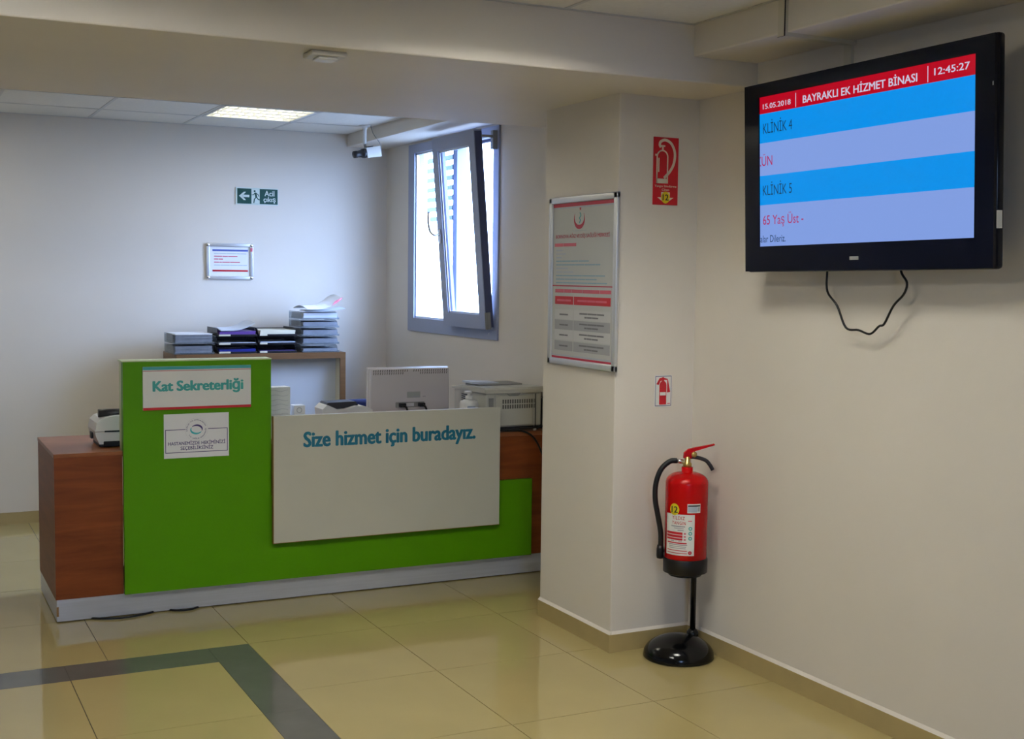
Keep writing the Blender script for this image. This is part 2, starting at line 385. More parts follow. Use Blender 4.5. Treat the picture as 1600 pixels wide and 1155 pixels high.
# ------------------------------------------------------------------ suspended ceilings
ce = thing('ceiling', 'white suspended ceiling panels in a metal grid', None, (0, 0, ZCF), kind='structure')
def panel(x0, x1, y0, y1, z):
    o = MB((x0, y0, z)).box(x0+0.006, x1-0.006, y0+0.006, y1-0.006, z, z+0.015).build('ceiling_panel', 'ceil_panel', ce)
    o.location = (x0, y0, z-ZCF); return o
def bar(x0, x1, y0, y1, z):
    o = MB((x0, y0, z)).box(x0, x1, y0, y1, z-0.002, z+0.012).build('grid_bar', 'grid_metal', ce); o.location = (x0, y0, z-ZCF)
lampspots = []
bx = [-0.24, -0.789, -1.389, -1.989, -2.589, -3.189, -3.789, -4.389]; by = [YBB, 1.65, 2.25, 2.85, 3.45, YB]
for i in range(len(bx)-1):
    for j in range(len(by)-1):
        if (i, j) in ((1, 3), (2, 1), (5, 3)): lampspots.append((bx[i+1], bx[i], by[j], by[j+1])); continue
        panel(bx[i+1], bx[i], by[j], by[j+1], ZCB)
for x in bx[1:]: bar(x-0.010, x+0.010, YBB, YB, ZCB)
for y in by[1:-1]: bar(bx[-1], bx[0], y-0.010, y+0.010, ZCB)
bar(bx[-1], bx[0], YB-0.02, YB, ZCB)
MB((0, 0, ZCF)).box(XL, bx[-1], YBB, YB, ZCB, ZCB+0.015).build('ceiling_panel', 'ceil_panel', ce)
fx = [XR-0.585-0.6*k for k in range(-1, 6)]; fx[0] = XR
fy = [YBF-0.6*k for k in range(0, 8)]
FRONT = {(1, 1), (4, 2)}
fspots = []
for i in range(len(fx)-1):
    for j in range(len(fy)-1):
        if (i, j) in FRONT: fspots.append((fx[i+1], fx[i], fy[j+1], fy[j])); continue
        panel(fx[i+1], fx[i], fy[j+1], fy[j], ZCF)
for x in fx[1:]: bar(x-0.009, x+0.009, fy[-1], YBF, ZCF)
for y in fy[1:]: bar(fx[-1], XR, y-0.009, y+0.009, ZCF)
MB((0, 0, ZCF)).box(XL, fx[-1], YN, YBF, ZCF, ZCF+0.015).box(fx[-1], XR, YN, fy[-1], ZCF, ZCF+0.015).build('ceiling_panel', 'ceil_panel', ce)
MB((0, 0, ZCF)).box(XR-0.012, XR, YN, YBF, ZCF-0.004, ZCF).box(XL, XR, YBF-0.012, YBF, ZCF-0.004, ZCF).build('edge_strip', 'grid_metal', ce)
struct('trim_2', MB().box(XL-0.1, 0.35, YN-0.1, YB+0.12, 2.75, 2.8), 'ceil_panel', label='concrete slab above the suspended ceiling')

def troffer(x0, x1, y0, y1, z, label, lou=True, tubem='tube'):
    cx, cy = (x0+x1)/2, (y0+y1)/2
    t = thing('ceiling_light', label, 'light', (cx, cy, z), 'recessed fluorescent ceiling lights')
    hx, hy = (x1-x0)/2-0.012, (y1-y0)/2-0.012
    h = MB().box(-hx, hx, -hy, hy, 0.075, 0.08)
    for a in ((-hx, -hx+0.004, -hy, hy), (hx-0.004, hx, -hy, hy), (-hx, hx, -hy, -hy+0.004), (-hx, hx, hy-0.004, hy)): h.box(*a, 0, 0.08)
    h.build('housing', 'louver', t)
    fr = MB()
    for a in ((-hx, -hx+0.018, -hy, hy), (hx-0.018, hx, -hy, hy), (-hx, hx, -hy, -hy+0.018), (-hx, hx, hy-0.018, hy)): fr.box(*a, -0.003, 0.003)
    fr.build('frame', 'white_plastic', t)
    for k in range(4):
        yy = -hy+(k+0.5)*2*hy/4
        MB().cyl((-hx+0.02, yy, 0.045), 0.015, 2*hx-0.04, 'X', 10).build('tube', tubem, t)
    if lou:
        lv = MB()
        for k in range(1, 4):
            yy = -hy+k*2*hy/4; lv.prism([(-0.012, 0.0), (0.012, 0.0), (0.002, 0.028), (-0.002, 0.028)], (-hx, yy, 0.002), (0, 1, 0), (0, 0, 1), (2*hx, 0, 0))
        for k in range(1, 10):
            xx = -hx+k*2*hx/10; lv.box(xx-0.0015, xx+0.0015, -hy, hy, 0.003, 0.026)
        lv.build('louver', 'louver', t)
    return t
for s, lb, lv, tm in zip(lampspots, ('recessed louvered ceiling light above the reception desk', 'added recessed ceiling light hidden behind the beam over the desk', 'added recessed ceiling light out of view left of the desk'), (True, False, False), ('tube_soft', 'tube_added_back', 'tube_added_back')): troffer(*s, ZCB, lb, lv, tm)
for s, wh in zip(fspots, ('nearest the television', 'added out of view left of the one by the television')):
    troffer(*s, ZCF, 'recessed fluorescent ceiling light '+wh, 'nearest' in wh, 'tube' if 'nearest' in wh else 'tube_added_front')

# ------------------------------------------------------------------ window
def ringyz(mb, x0, x1, y0, y1, z0, z1, a0, a1, b0, b1):      # one welded rectangular frame in the YZ plane
    vs = [(x, y, z) for x in (x0, x1) for (y, z) in ((y0, z0), (y1, z0), (y1, z1), (y0, z1), (a0, b0), (a1, b0), (a1, b1), (a0, b1))]
    fs = []
    for i in range(4):
        j = (i+1) % 4
        fs += [(i, j, 4+j, 4+i), (8+i, 12+i, 12+j, 8+j), (i, 8+i, 8+j, j), (4+i, 4+j, 12+j, 12+i)]
    return mb.add(vs, fs)
wd = thing('window_1', 'grey framed window with its right sash tilted inwards', None, (XW, WY0, WZ0), kind='structure')
wo = (XW, WY0, WZ0)
X0, X1 = XW-0.012, XW+0.06
YM = 2.735
fw_ = 0.075
f = MB(wo)
ringyz(f, X0, X1, WY0, WY1, WZ0, WZ1, WY0+fw_, WY1-fw_-0.03, WZ0+0.09, WZ1-0.06)
f.build('frame', 'window_grey', wd)
MB(wo).box(X0+0.006, X1, YM-0.03, YM+0.03, WZ0+0.05, WZ1-0.05).build('mullion', 'window_grey', wd)
bd = MB(wo); ya, yb, za, zb = YM+0.03, WY1-fw_-0.03, WZ0+0.09, WZ1-0.06
ringyz(bd, X0+0.014, X0+0.03, ya, yb, za, zb, ya+0.012, yb-0.012, za+0.012, zb-0.012)
bd.build('glazing_bead', 'aluminium', wd)
MB(wo).box(X0+0.034, X0+0.040, ya, yb, za, zb).build('pane', 'glass', wd)
rb = MB(wo)
for a in ((WY0+fw_, WY0+fw_+0.02, WZ0+0.09, WZ1-0.06), (WY0+fw_, YM-0.03, WZ0+0.09, WZ0+0.11), (WY0+fw_, YM-0.03, WZ1-0.075, WZ1-0.06)): rb.box(X1-0.028, X1, a[0], a[1], a[2], a[3])
rb.build('rebate', 'gasket', wd)
# tilted sash: hinged along its bottom edge
SY0, SY1, SZ0, SZ1 = 2.137, 2.765, WZ0+0.068, WZ1-0.022
ang = math.radians(-4.6)
so = (0, wo[1], 0); H = SZ1-SZ0
s_ = MB(so); bw = 0.082
ringyz(s_, -0.052, 0.0, SY0, SY1, 0, H, SY0+bw, SY1-bw, 0.085, H-0.085)
sh = s_.build('sash', 'window_grey', wd); sh.location = (X0-wo[0], 0, SZ0-wo[2]); sh.rotation_euler = (0, ang, 0)
b_ = MB(so)
ya, yb, za, zb = SY0+bw, SY1-bw, 0.085, H-0.085
ringyz(b_, -0.042, -0.028, ya, yb, za, zb, ya+0.010, yb-0.010, za+0.010, zb-0.010)
b_.build('glazing_bead', 'aluminium', sh)
g_ = MB(so)
for a in ((ya+0.010, ya+0.014, za, zb), (yb-0.014, yb-0.010, za, zb)): g_.box(-0.036, -0.026, a[0], a[1], a[2], a[3])
g_.build('gasket', 'gasket', sh)
MB(so).box(-0.026, -0.020, ya, yb, za, zb).build('pane', 'glass', sh)
hz = 0.575
hb = MB(so).rbox(-0.062, -0.052, SY1-0.055, SY1-0.025, hz-0.055, hz+0.035, 0.004, 3)
hb.tube(spline([(-0.06, SY1-0.040, hz), (-0.095, SY1-0.038, hz+0.002), (-0.115, SY1-0.030, hz+0.03), (-0.118, SY1-0.022, hz+0.085), (-0.112, SY1-0.018, hz+0.145)], 5), [0.008]*6+[0.009]*15, 8)
hb.build('handle', 'chrome', sh)
MB(so).box(-0.056, -0.02, SY0-0.008, SY0-0.002, 0.0, 0.10).cyl((-0.045, SY0-0.008, 0.0), 0.008, 0.10).build('hinge', 'grey_plastic', sh)
mb = MB(so).box(-0.048, -0.004, SY0-0.004, SY0, 0.01, H-0.01); mb.build('seal', 'gasket', sh)
st = MB(wo).box(X0-0.10, X0+0.01, SY0-0.02, SY0-0.012, WZ1-0.075, WZ1-0.06).rbox(X0-0.03, X0+0.006, WY0+0.02, WY0+0.055, WZ1-0.14, WZ1-0.03, 0.004)
st.build('tilt_stay', 'grey_plastic', wd)
MB(wo).cyl((X0-0.004, WY0+0.105, WZ0+0.035), 0.006, 0.006, 'X', 10).build('screw', 'aluminium', wd)
w2 = thing('window_added', 'unseen grey framed window added behind the viewer to light the beam', None, (NX0, YN, NZ0), kind='structure')
n2o = (NX0, YN, NZ0)
fr2 = MB(n2o)
for b in ((NX0, NX0+0.06, NZ0, NZ1), (NX1-0.06, NX1, NZ0, NZ1), (NX0+0.06, NX1-0.06, NZ0, NZ0+0.06), (NX0+0.06, NX1-0.06, NZ1-0.06, NZ1)): fr2.box(b[0], b[1], YN-0.07, YN-0.01, b[2], b[3])
fr2.build('frame', 'window_grey', w2)
MB(n2o).box(NX0+0.06, NX1-0.06, YN-0.045, YN-0.039, NZ0+0.06, NZ1-0.06).build('pane', 'glass', w2)
# exterior sun-louvre beyond the glass
lo = thing('sun_louver', 'pale slatted sun louver outside the window', 'louver', (0.6, 3.85, 1.95))
for k in range(7):
    z = 2.035+0.0745*k
    sl = MB((0.6, 3.85, 1.95)).prism([(0, 0), (0.05, 0.008), (0.05, 0.012), (0, 0.034)], (0.59, 3.99, z), (1, 0, 0), (0, 0, 1), (0, 1.6, 0)).build('slat', 'slat', lo)
    MB((0.6, 3.85, 1.95)).box(0.588, 0.64, 3.855, 3.99, z-0.002, z+0.036).build('reflection_block', 'slat_reflection', sl)  # dark block standing in for a double reflection in the glass
for y in (4.05, 5.2): MB((0.6, 3.85, 1.95)).box(0.638, 0.665, y, y+0.04, 1.9, 2.68).build('carrier', 'slat', lo)
MB((0.6, 3.85, 1.95)).box(XW+0.12, 0.665, 3.90, 3.94, 2.60, 2.66).box(0.645, 0.665, 3.90, 4.09, 2.60, 2.66).build('support_arm', 'slat', lo)
struct('ground', MB().box(-45, 45, -50, 50, -1.2, -1.0), 'pavement', label='pale ground outside the window')

# ------------------------------------------------------------------ reception desk
D0 = (-2.515, 1.435, 0)
dk = thing('reception_desk', 'reception desk with wooden side cabinet, bright green panels and white front board', 'desk', D0)
def dpart(name, m, *boxes, r=0.0, parent=dk):
    mb = MB(D0)
    for b in boxes:
        (mb.rbox(*b, r) if r else mb.box(*b))
    return mb.build(name, m, parent)
dpart('kick_plate', 'steel', (-2.513, XW-0.005, 1.437, 1.452, 0.006, 0.108), (-2.513, -2.498, 1.452, 2.09, 0.006, 0.108))
dpart('plinth', 'dark_plastic', (-2.49, XW-0.005, 1.455, 1.48, 0, 0.1), (-2.49, -2.47, 1.46, 2.08, 0, 0.1), (-2.2, XW-0.01, 2.05, 2.07, 0, 0.1))
dpart('side_cabinet', 'wood', (-2.517, -2.214, 1.435, 2.095, 0.108, 0.769))
dpart('side_cabinet_top', 'wood_top', (-2.519, -2.214, 1.433, 2.097, 0.769, 0.787), r=0.0015)
MB(D0).prism([(-2.213, 0.110), (-0.064, 0.110), (-0.064, 0.529), (-1.511, 0.529), (-1.511, 1.206), (-2.213, 1.206)], (0, 1.405, 0), (1, 0, 0), (0, 0, 1), (0, 0.025, 0)).build('green_panel', 'green', dk)
dpart('tall_panel_backing', 'green', (-2.213, -1.511, 1.431, 1.455, 0.787, 1.206))
dpart('tall_panel_edge', 'edge_cream', (-2.219, -1.508, 1.403, 1.51, 1.206, 1.212))
for x in (-2.213, -1.519): dpart('return_panel', 'edge_cream', (x, x+0.008, 1.455, 1.508, 0.787, 1.206))
dpart('front_board', 'wood', (-1.511, XW-0.004, 1.4315, 1.452, 0.108, 0.762))
wp = dpart('white_board', 'white_panel', (-1.509, -0.279, 1.367, 1.395, 0.302, 0.930), r=0.0015)
dpart('board_edging', 'panel_edge', (-1.5105, -0.278, 1.3675, 1.3945, 0.2995, 0.3017), (-1.5115, -1.5092, 1.3675, 1.3945, 0.30, 0.928))
for x in (-1.40, -0.45): dpart('board_spacer', 'dark_plastic', (x, x+0.04, 1.395, 1.4315, 0.6, 0.72))
dpart('worktop', 'wood_top', (-2.214, XW-0.003, 1.4315, 2.12, 0.762, 0.786), r=0.002)
for x in (XW-0.022, -1.528): dpart('end_panel', 'wood', (x, x+0.018, 1.482, 2.04, 0.1, 0.762))
P = Plane((0, 1.367, 0), (1, 0, 0), (0, 0, 1), D0)
lettering('Size hizmet için buradayız.', P, (-1.356, -0.427, 0.748, 0.845), 'blue_teal_print', wp, bold=0.046)
# dent in the steel at the corner
dpart('chipped_corner', 'panel_edge', (-2.5145, -2.505, 1.4355, 1.4375, 0.03, 0.075))

# plaque and paper notice on the green panel
pq = thing('name_plaque', 'white Kat Sekreterliği plaque with teal and red stripes on the green panel', 'sign', (-1.87, 1.405, 0.978))
o_ = (-1.87, 1.405, 0.978)
MB(o_).box(-2.124, -1.614, 1.394, 1.4045, 0.978, 1.182).build('board', 'white_print', pq)
P = Plane((-2.124, 1.394, 0.978), (1, 0, 0), (0, 0, 1), o_)
rects(P, [(0, 0.51, 0, 0.012)], 0, 0.0006).build('red_stripe', 'red_print', pq)
rects(P, [(0, 0.51, 0.189, 0.204)], 0, 0.0006).build('teal_stripe', 'teal_strip', pq)
rects(P, [(0, 0.51, 0.183, 0.1855)], 0, 0.0006).build('thin_red_line', 'crimson_print', pq)
lettering('Kat Sekreterliği', P, (0.047, 0.47, 0.075, 0.140), 'teal_print', pq, bold=0.05)
pn = thing('paper_notice', 'white paper notice with round emblem and boxed navy text on the green panel', 'notice', (-1.873, 1.405, 0.744))
o_ = (-1.873, 1.405, 0.744)
MB(o_).box(-2.028, -1.720, 1.4035, 1.4046, 0.744, 0.955).build('sheet', 'paper', pn)
P = Plane((-2.028, 1.4035, 0.744), (1, 0, 0), (0, 0, 1), o_)
rects(P, [(0.006, 0.302, 0.025, 0.028), (0.006, 0.009, 0.025, 0.137), (0.299, 0.302, 0.025, 0.137), (0.006, 0.102, 0.134, 0.137), (0.208, 0.302, 0.134, 0.137)], 0, 0.0005).build('border', 'navy_print', pn)
lettering('HASTANEMİZDE HEKİMİNİZİ', P, (0.020, 0.290, 0.062, 0.083), 'navy_print', pn, bold=0.02)
lettering('SEÇEBİLİRSİNİZ', P, (0.078, 0.232, 0.035, 0.060), 'navy_print', pn, bold=0.02)
cxm, cym = 0.153, 0.134
em = merge(band(P, arc(cxm, cym, 0.027, 0.020, 150, 330, 14), 0, 0, 0.0006, [0.002+0.007*math.sin(math.pi*k/14) for k in range(15)]))
em.build('emblem_swirl', 'cyan_print', pn)
band(P, arc(cxm, cym, 0.027, 0.020, -20, 140, 14), 0, 0, 0.0006, [0.002+0.007*math.sin(math.pi*k/14) for k in range(15)]).build('emblem_swirl', 'navy_print', pn)
band(P, arc(cxm, cym, 0.054, 0.054, 0, 360, 40), 0.0008, 0, 0.0005).build('emblem_ring', 'light_grey_print', pn)
class Ring:
    def __init__(s, P, cx, cy, R, a0, flip=False): s.P = P; s.cx = cx; s.cy = cy; s.R = R; s.a0 = a0; s.fl = flip
    def at(s, a, b, d=0.0):
        if s.fl: t = s.a0+a/s.R; r = s.R-b
        else: t = s.a0-a/s.R; r = s.R+b
        return s.P.at(s.cx+r*math.cos(t), s.cy+r*math.sin(t), d)
lettering('SAĞLIK·TA DÖNÜŞÜM', Ring(P, cxm, cym, 0.042, math.radians(190)), (0, 0.042*math.radians(170), 0, 0.008), 'navy_print', pn, bold=0.01)
lettering('T.C. SAĞLIK BAKANLIĞI', Ring(P, cxm, cym, 0.047, math.radians(215), True), (0, 0.047*math.radians(150), 0, 0.008), 'navy_print', pn, bold=0.01)

# cables on the floor under the kick plate
c = MB((-2.35, 1.43, 0)).tube(spline([(-2.40, 1.47, 0.006), (-2.30, 1.405, 0.006), (-2.20, 1.395, 0.006), (-2.10, 1.425, 0.006), (-2.05, 1.47, 0.006)], 8), 0.005, 8)
tag(c.build('floor_cable', 'black_rubber'), 'black cable loop peeping out under the kick plate, left', 'cable', 'cables under the desk').location = (-2.35, 1.43, 0)
c = MB((-2.0, 1.43, 0)).tube(spline([(-2.04, 1.475, 0.006), (-1.97, 1.420, 0.006), (-1.90, 1.415, 0.006), (-1.83, 1.475, 0.006)], 8), 0.005, 8)
tag(c.build('floor_cable', 'black_rubber'), 'short black cable loop under the kick plate, right of the longer loop', 'cable', 'cables under the desk').location = (-2.0, 1.43, 0)

# ------------------------------------------------------------------ label printer on the side cabinet
lp = thing('label_printer', 'small white label printer with dark roller on the wooden side cabinet', 'printer', (-2.20, 1.70, 0.787))
def side_profile(prof, x0, x1, mb):     # profile in (y,z)
    return mb.prism(prof, (x0, 0, 0), (0, 1, 0), (0, 0, 1), (x1-x0, 0, 0))
lw = 0.105
MB().rbox(-lw+0.012, lw, -0.10, 0.10, 0.0, 0.022, 0.006).build('base', 'dark_plastic', lp)
bb = MB()
cs = [(-lw+0.012, 0.016), (-lw-0.004, 0.055), (-lw-0.008, 0.075), (lw, 0.075), (lw, 0.016)]
bb.prism([(a, b) for a, b in cs], (0, -0.115, 0), (1, 0, 0), (0, 0, 1), (0, 0.23, 0)); bb.build('lower_body', 'white_plastic', lp)
up = [(-lw-0.008, 0.078), (-lw+0.000, 0.118)]+[(-lw+0.02+0.19*t, 0.126+0.024*math.sin(math.pi*(0.15+0.75*t))) for t in [k/10 for k in range(11)]]+[(lw, 0.078)]
MB().prism(up, (0, -0.118, 0), (1, 0, 0), (0, 0, 1), (0, 0.236, 0)).build('lid', 'white_plastic', lp)
MB().box(-0.07, lw, -0.1205, -0.112, 0.074, 0.081).build('paper_slot', 'black_rubber', lp)
MB().rbox(-0.075, lw, -0.121, -0.10, 0.004, 0.030, 0.004).build('front_lip', 'black_rubber', lp)
MB().cyl((-0.088, -0.045, 0.158), 0.020, 0.19, 'X', 18).build('roller', 'dark_plastic', lp)
MB().cyl((-0.0885, -0.045, 0.158), 0.014, 0.002, 'X', 14).build('roller_cap', 'grey_plastic', lp)
MB().box(-lw-0.014, -lw-0.004, -0.03, 0.02, 0.035, 0.065).build('switch', 'black_rubber', lp)

# ------------------------------------------------------------------ low cabinet behind the desk
CO = (-0.97, 3.72, 0)
kb = thing('low_cabinet', 'brown wood framed low cabinet with white recessed panel by back wall', 'cabinet', CO)
def kpart(n, m, *bs):
    mb = MB(CO)
    for b in bs: mb.box(*b)
    return mb.build(n, m, kb)
kpart('top', 'wood_brown', (-1.535, -0.406, 3.50, 3.925, 1.058, 1.099))
kpart('side_panel', 'wood_brown', (-1.535, -1.497, 3.50, 3.925, 0, 1.058))
kpart('side_panel', 'wood_brown', (-0.444, -0.406, 3.50, 3.925, 0, 1.058))
kpart('inner_lining', 'cream_print', (-0.4445, -0.442, 3.515, 3.6, 0.05, 1.056))
kpart('white_panel', 'paper_cool', (-1.497, -0.4445, 3.60, 3.615, 0.04, 1.058))
kpart('plinth', 'wood_brown', (-1.497, -0.444, 3.53, 3.55, 0, 0.06))

# ------------------------------------------------------------------ letter trays
TW, TD, TH = 0.256, 0.315, 0.052
def tray_parts(root, m, th=TH, lab=None):
    b = MB().box(-TW/2, TW/2, 0, TD, 0.0, 0.0065)
    for sx in (-1, 1):
        prof = [(0.0, 0.004), (0.03, 0.016), (0.05, th*0.8), (0.09, th), (TD, th), (TD, 0.004)]
        b.prism(prof, (sx*TW/2-(0.0025 if sx > 0 else 0), 0, 0), (0, 1, 0), (0, 0, 1), (0.0025, 0, 0))
    b.box(-TW/2, TW/2, TD-0.0025, TD, 0.004, th*0.8)
    b.box(-TW/2, TW/2, 0, 0.003, 0.003, 0.013)
    b.build('shell', m, root)
    if lab: MB().box(-TW/2+0.004, -TW/2+0.004+lab, -0.0015, 0, 0.003, 0.014).build('label_strip', 'cream_print', root)
ORD = ['bottom', 'second', 'third', 'fourth', 'fifth', 'top']
def paper_pile(name, label, x, y, z, wdt, dep, h, m, curl=0.0, group='papers in the letter trays', rz=0.0, n=3):
    b = MB(); nx, ny = 8, 6
    def zf(u, v): return curl*(max(0, u-0.3)**2)*2+curl*0.3*math.sin(3*v)
    for L in range(n):
        dx = random.uniform(-0.003, 0.003); z0 = h*L/n; z1 = h*(L+1)/n-0.0004
        vs = []; fs = []
        for zz in (z0, z1):
            for j in range(ny+1):
                for i in range(nx+1):
                    u, v = i/nx, j/ny; vs.append(((u-0.5)*wdt+dx, v*dep+dx, zz+zf(u, v)))
        N = (nx+1)*(ny+1)
        for j in range(ny):
            for i in range(nx):
                a = j*(nx+1)+i; q = (a, a+1, a+nx+2, a+nx+1); fs += [q[::-1], tuple(k+N for k in q)]
        per = [i for i in range(nx+1)]+[j*(nx+1)+nx for j in range(1, ny+1)]+[ny*(nx+1)+i for i in range(nx-1, -1, -1)]+[j*(nx+1) for j in range(ny-1, 0, -1)]
        for k in range(len(per)): a, c = per[k], per[(k+1) % len(per)]; fs.append((a, c, c+N, a+N))
        b.add(vs, fs)
    o = b.build(name, m); o.location = (x, y, z); o.rotation_euler = (0, 0, rz)
    return tag(o, label, 'paper', group)
ZT = 1.099
def tray_stack(desc, xs, y, n, pitch, m, group, lab=None):
    for k in range(n):
        pos = ORD[k] if k < n-1 else 'top'
        t = thing('letter_tray', '%s letter tray, %s in the %s' % ('smoked' if 'smoke' in m else 'clear', pos if pos in ('bottom', 'top') else pos+' lowest', desc), 'tray', (xs, y+0.0, ZT+k*pitch), group)
        tray_parts(t, m, pitch-0.002, lab)
tray_stack('short stack left on the low cabinet', -1.418, 3.515, 2, 0.066, 'clear_plastic', 'clear letter trays')
tray_stack('dark stack right of the paper ream', -1.135, 3.52, 3, 0.056, 'smoke_plastic', 'smoked letter trays', 0.075)
tray_stack('dark stack beside the tall clear stack', -0.866, 3.52, 3, 0.056, 'smoke_plastic', 'smoked letter trays', 0.05)
tray_stack('tall clear stack at the right end', -0.574, 3.515, 5, 0.055, 'clear_plastic', 'clear letter trays')
paper_pile('paper_ream', 'thick paper ream with shade in its grey, top tray of the left stack', -1.418, 3.53, ZT+0.075, 0.235, 0.28, 0.050, 'paper_shade', n=6)  # shaded front painted into the ream; separate white sheets make its lit top
paper_pile('paper_stack', 'bright white sheets added as the lit top of the paper ream', -1.418, 3.528, ZT+0.1255, 0.237, 0.282, 0.006, 'paper', n=2)
paper_pile('paper_stack', 'papers with shade in their grey, bottom tray of the left stack', -1.418, 3.53, ZT+0.008, 0.235, 0.28, 0.045, 'paper_shade', n=4)
paper_pile('folder', 'blue plastic folder in the bottom dark tray', -1.135, 3.528, ZT+0.0085, 0.235, 0.27, 0.018, 'blue_folder', curl=0.005, group='folders in the dark trays')
paper_pile('paper_stack', 'bluish papers in the second tray of the dark stack right of the ream', -1.135, 3.53, ZT+0.064, 0.235, 0.28, 0.008, 'paper_cool')
paper_pile('folder', 'purple folder in the top dark tray right of the ream', -1.135, 3.528, ZT+0.120, 0.235, 0.27, 0.022, 'purple_folder', curl=0.004, group='folders in the dark trays')
paper_pile('paper_stack', 'tilted clear sheets lying on the purple folder', -1.13, 3.54, ZT+0.148, 0.225, 0.27, 0.006, 'paper_cool', curl=0.045, rz=0.05)
paper_pile('paper_stack', 'papers with pale green edge atop the dark tray stack', -0.866, 3.53, ZT+0.120, 0.236, 0.28, 0.030, 'cream_print', n=4)
paper_pile('paper_stack', 'dark bound papers in the second tray beside the tall clear stack', -0.866, 3.53, ZT+0.064, 0.235, 0.28, 0.012, 'slate_print')
paper_pile('paper_stack', 'dark document in the bottom tray beside the tall clear stack', -0.866, 3.53, ZT+0.008, 0.235, 0.28, 0.010, 'navy_print')
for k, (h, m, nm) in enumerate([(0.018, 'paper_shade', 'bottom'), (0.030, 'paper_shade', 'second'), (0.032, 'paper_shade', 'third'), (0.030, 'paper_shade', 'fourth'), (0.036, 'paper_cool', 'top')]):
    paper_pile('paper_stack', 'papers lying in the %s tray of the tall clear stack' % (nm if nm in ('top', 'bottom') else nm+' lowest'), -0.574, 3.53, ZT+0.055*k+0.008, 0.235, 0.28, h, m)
paper_pile('leaflet', 'blue edged leaflet under the curled brochure on the tall stack', -0.545, 3.50, ZT+0.272, 0.26, 0.26, 0.005, 'paper_cool', curl=0.02, rz=-0.12, group='leaflets on the tall tray stack')
br = paper_pile('brochure', 'curled white brochure with red corner topping the tall tray stack', -0.553, 3.50, ZT+0.288, 0.25, 0.24, 0.004, 'paper', curl=0.075, rz=0.10, group='leaflets on the tall tray stack')
MB().prism([(0.070, 0.066), (0.128, 0.095), (0.124, 0.082), (0.09, 0.056), (0.05, 0.036)], (0, -0.002, -0.012), (1, 0, 0), (0, 0, 1), (0, 0.0015, 0)).build('red_corner', 'pink_print', br)

# ------------------------------------------------------------------ wall-mounted signs on the back wall
ex = thing('exit_sign', 'dark green Acil çıkış exit sign with arrow and running figure', 'sign', (-0.888, YB, 2.091))
o_ = (-0.888, YB, 2.091)
MB(o_).box(-1.036, -0.741, YB-0.006, YB, 2.091, 2.206).build('board', 'sign_pale', ex)
P = Plane((-1.036, YB-0.006, 2.091), (1, 0, 0), (0, 0, 1), o_)
rects(P, [(0.010, 0.291, 0.006, 0.109)], 0, 0.0006).build('green_field', 'green_sign', ex)
rects(P, [(0.108, 0.165, 0.007, 0.108)], 0, 0.001).build('doorway', 'sign_pale', ex)
polys(P, [[(0.022, 0.058), (0.055, 0.086), (0.070, 0.086), (0.052, 0.066), (0.052, 0.050), (0.070, 0.030), (0.055, 0.030)], [(0.045, 0.066), (0.093, 0.066), (0.093, 0.050), (0.045, 0.050)]], 0, 0.001).build('arrow', 'sign_pale', ex)
fig = merge(polys(P, [disc(0.130, 0.093, 0.007, 12)], 0.001, 0.0016),
            band(P, [(0.134, 0.083), (0.142, 0.052)], 0.013, 0.001, 0.0016),
            band(P, [(0.132, 0.080), (0.120, 0.066), (0.110, 0.068)], 0.005, 0.001, 0.0016),
            band(P, [(0.138, 0.080), (0.154, 0.070), (0.160, 0.056)], 0.005, 0.001, 0.0016),
            band(P, [(0.142, 0.054), (0.128, 0.038), (0.124, 0.012)], 0.007, 0.001, 0.0016),
            band(P, [(0.143, 0.054), (0.154, 0.038), (0.178, 0.032)], 0.007, 0.001, 0.0016))
fig.build('running_figure', 'green_sign', ex)
lettering('Acil', P, (0.200, 0.268, 0.062, 0.098), 'sign_pale', ex, bold=0.018, d=0.001)
lettering('çıkış', P, (0.192, 0.276, 0.014, 0.055), 'sign_pale', ex, bold=0.018, d=0.001)

nf = thing('framed_notice', 'silver snap frame with small printed notice on the back wall', 'frame', (-1.08, YB, 1.578))
o_ = (-1.08, YB, 1.578)
fa = (-1.241, -0.917, 1.578, 1.825)
mb = MB(o_)
for b in ((fa[0]+.02, fa[1]-.02, fa[3]-0.024, fa[3]), (fa[0]+.02, fa[1]-.02, fa[2], fa[2]+0.024), (fa[0], fa[0]+0.024, fa[2]+.02, fa[3]-.02), (fa[1]-0.024, fa[1], fa[2]+.02, fa[3]-.02)): mb.rbox(b[0], b[1], YB-0.014, YB, b[2], b[3], 0.004, 3)
mb.build('frame', 'aluminium', nf)
for x in (fa[0]+0.013, fa[1]-0.013):
    for z in (fa[2]+0.013, fa[3]-0.013): MB(o_).lathe([(0.014, 0), (0.014, -0.010), (0.010, -0.016)], (x, YB, z), 14, 'Y').build('corner_cap', 'chrome', nf)
MB(o_).box(fa[0]+0.02, fa[1]-0.02, YB-0.005, YB, fa[2]+0.02, fa[3]-0.02).build('sheet', 'paper', nf)
P = Plane((fa[0], YB-0.005, fa[2]), (1, 0, 0), (0, 0, 1), o_)
rects(P, [(0.044, 0.288, 0.192, 0.204)], 0, 0.0005).build('blue_bar', 'blue_print', nf)
rects(P, [(0.044, 0.288, 0.054, 0.066)], 0, 0.0005).build('red_bar', 'red_print', nf)
merge(textbars(P, 0.055, 0.276, 0.174, 0.178, [4, 6, 8, 3, 5], 0, 0.0005), textbars(P, 0.055, 0.280, 0.096, 0.100, [5, 7, 6, 4, 3], 0, 0.0005)).build('blue_text', 'slate_print', nf)['kind'] = 'stuff'
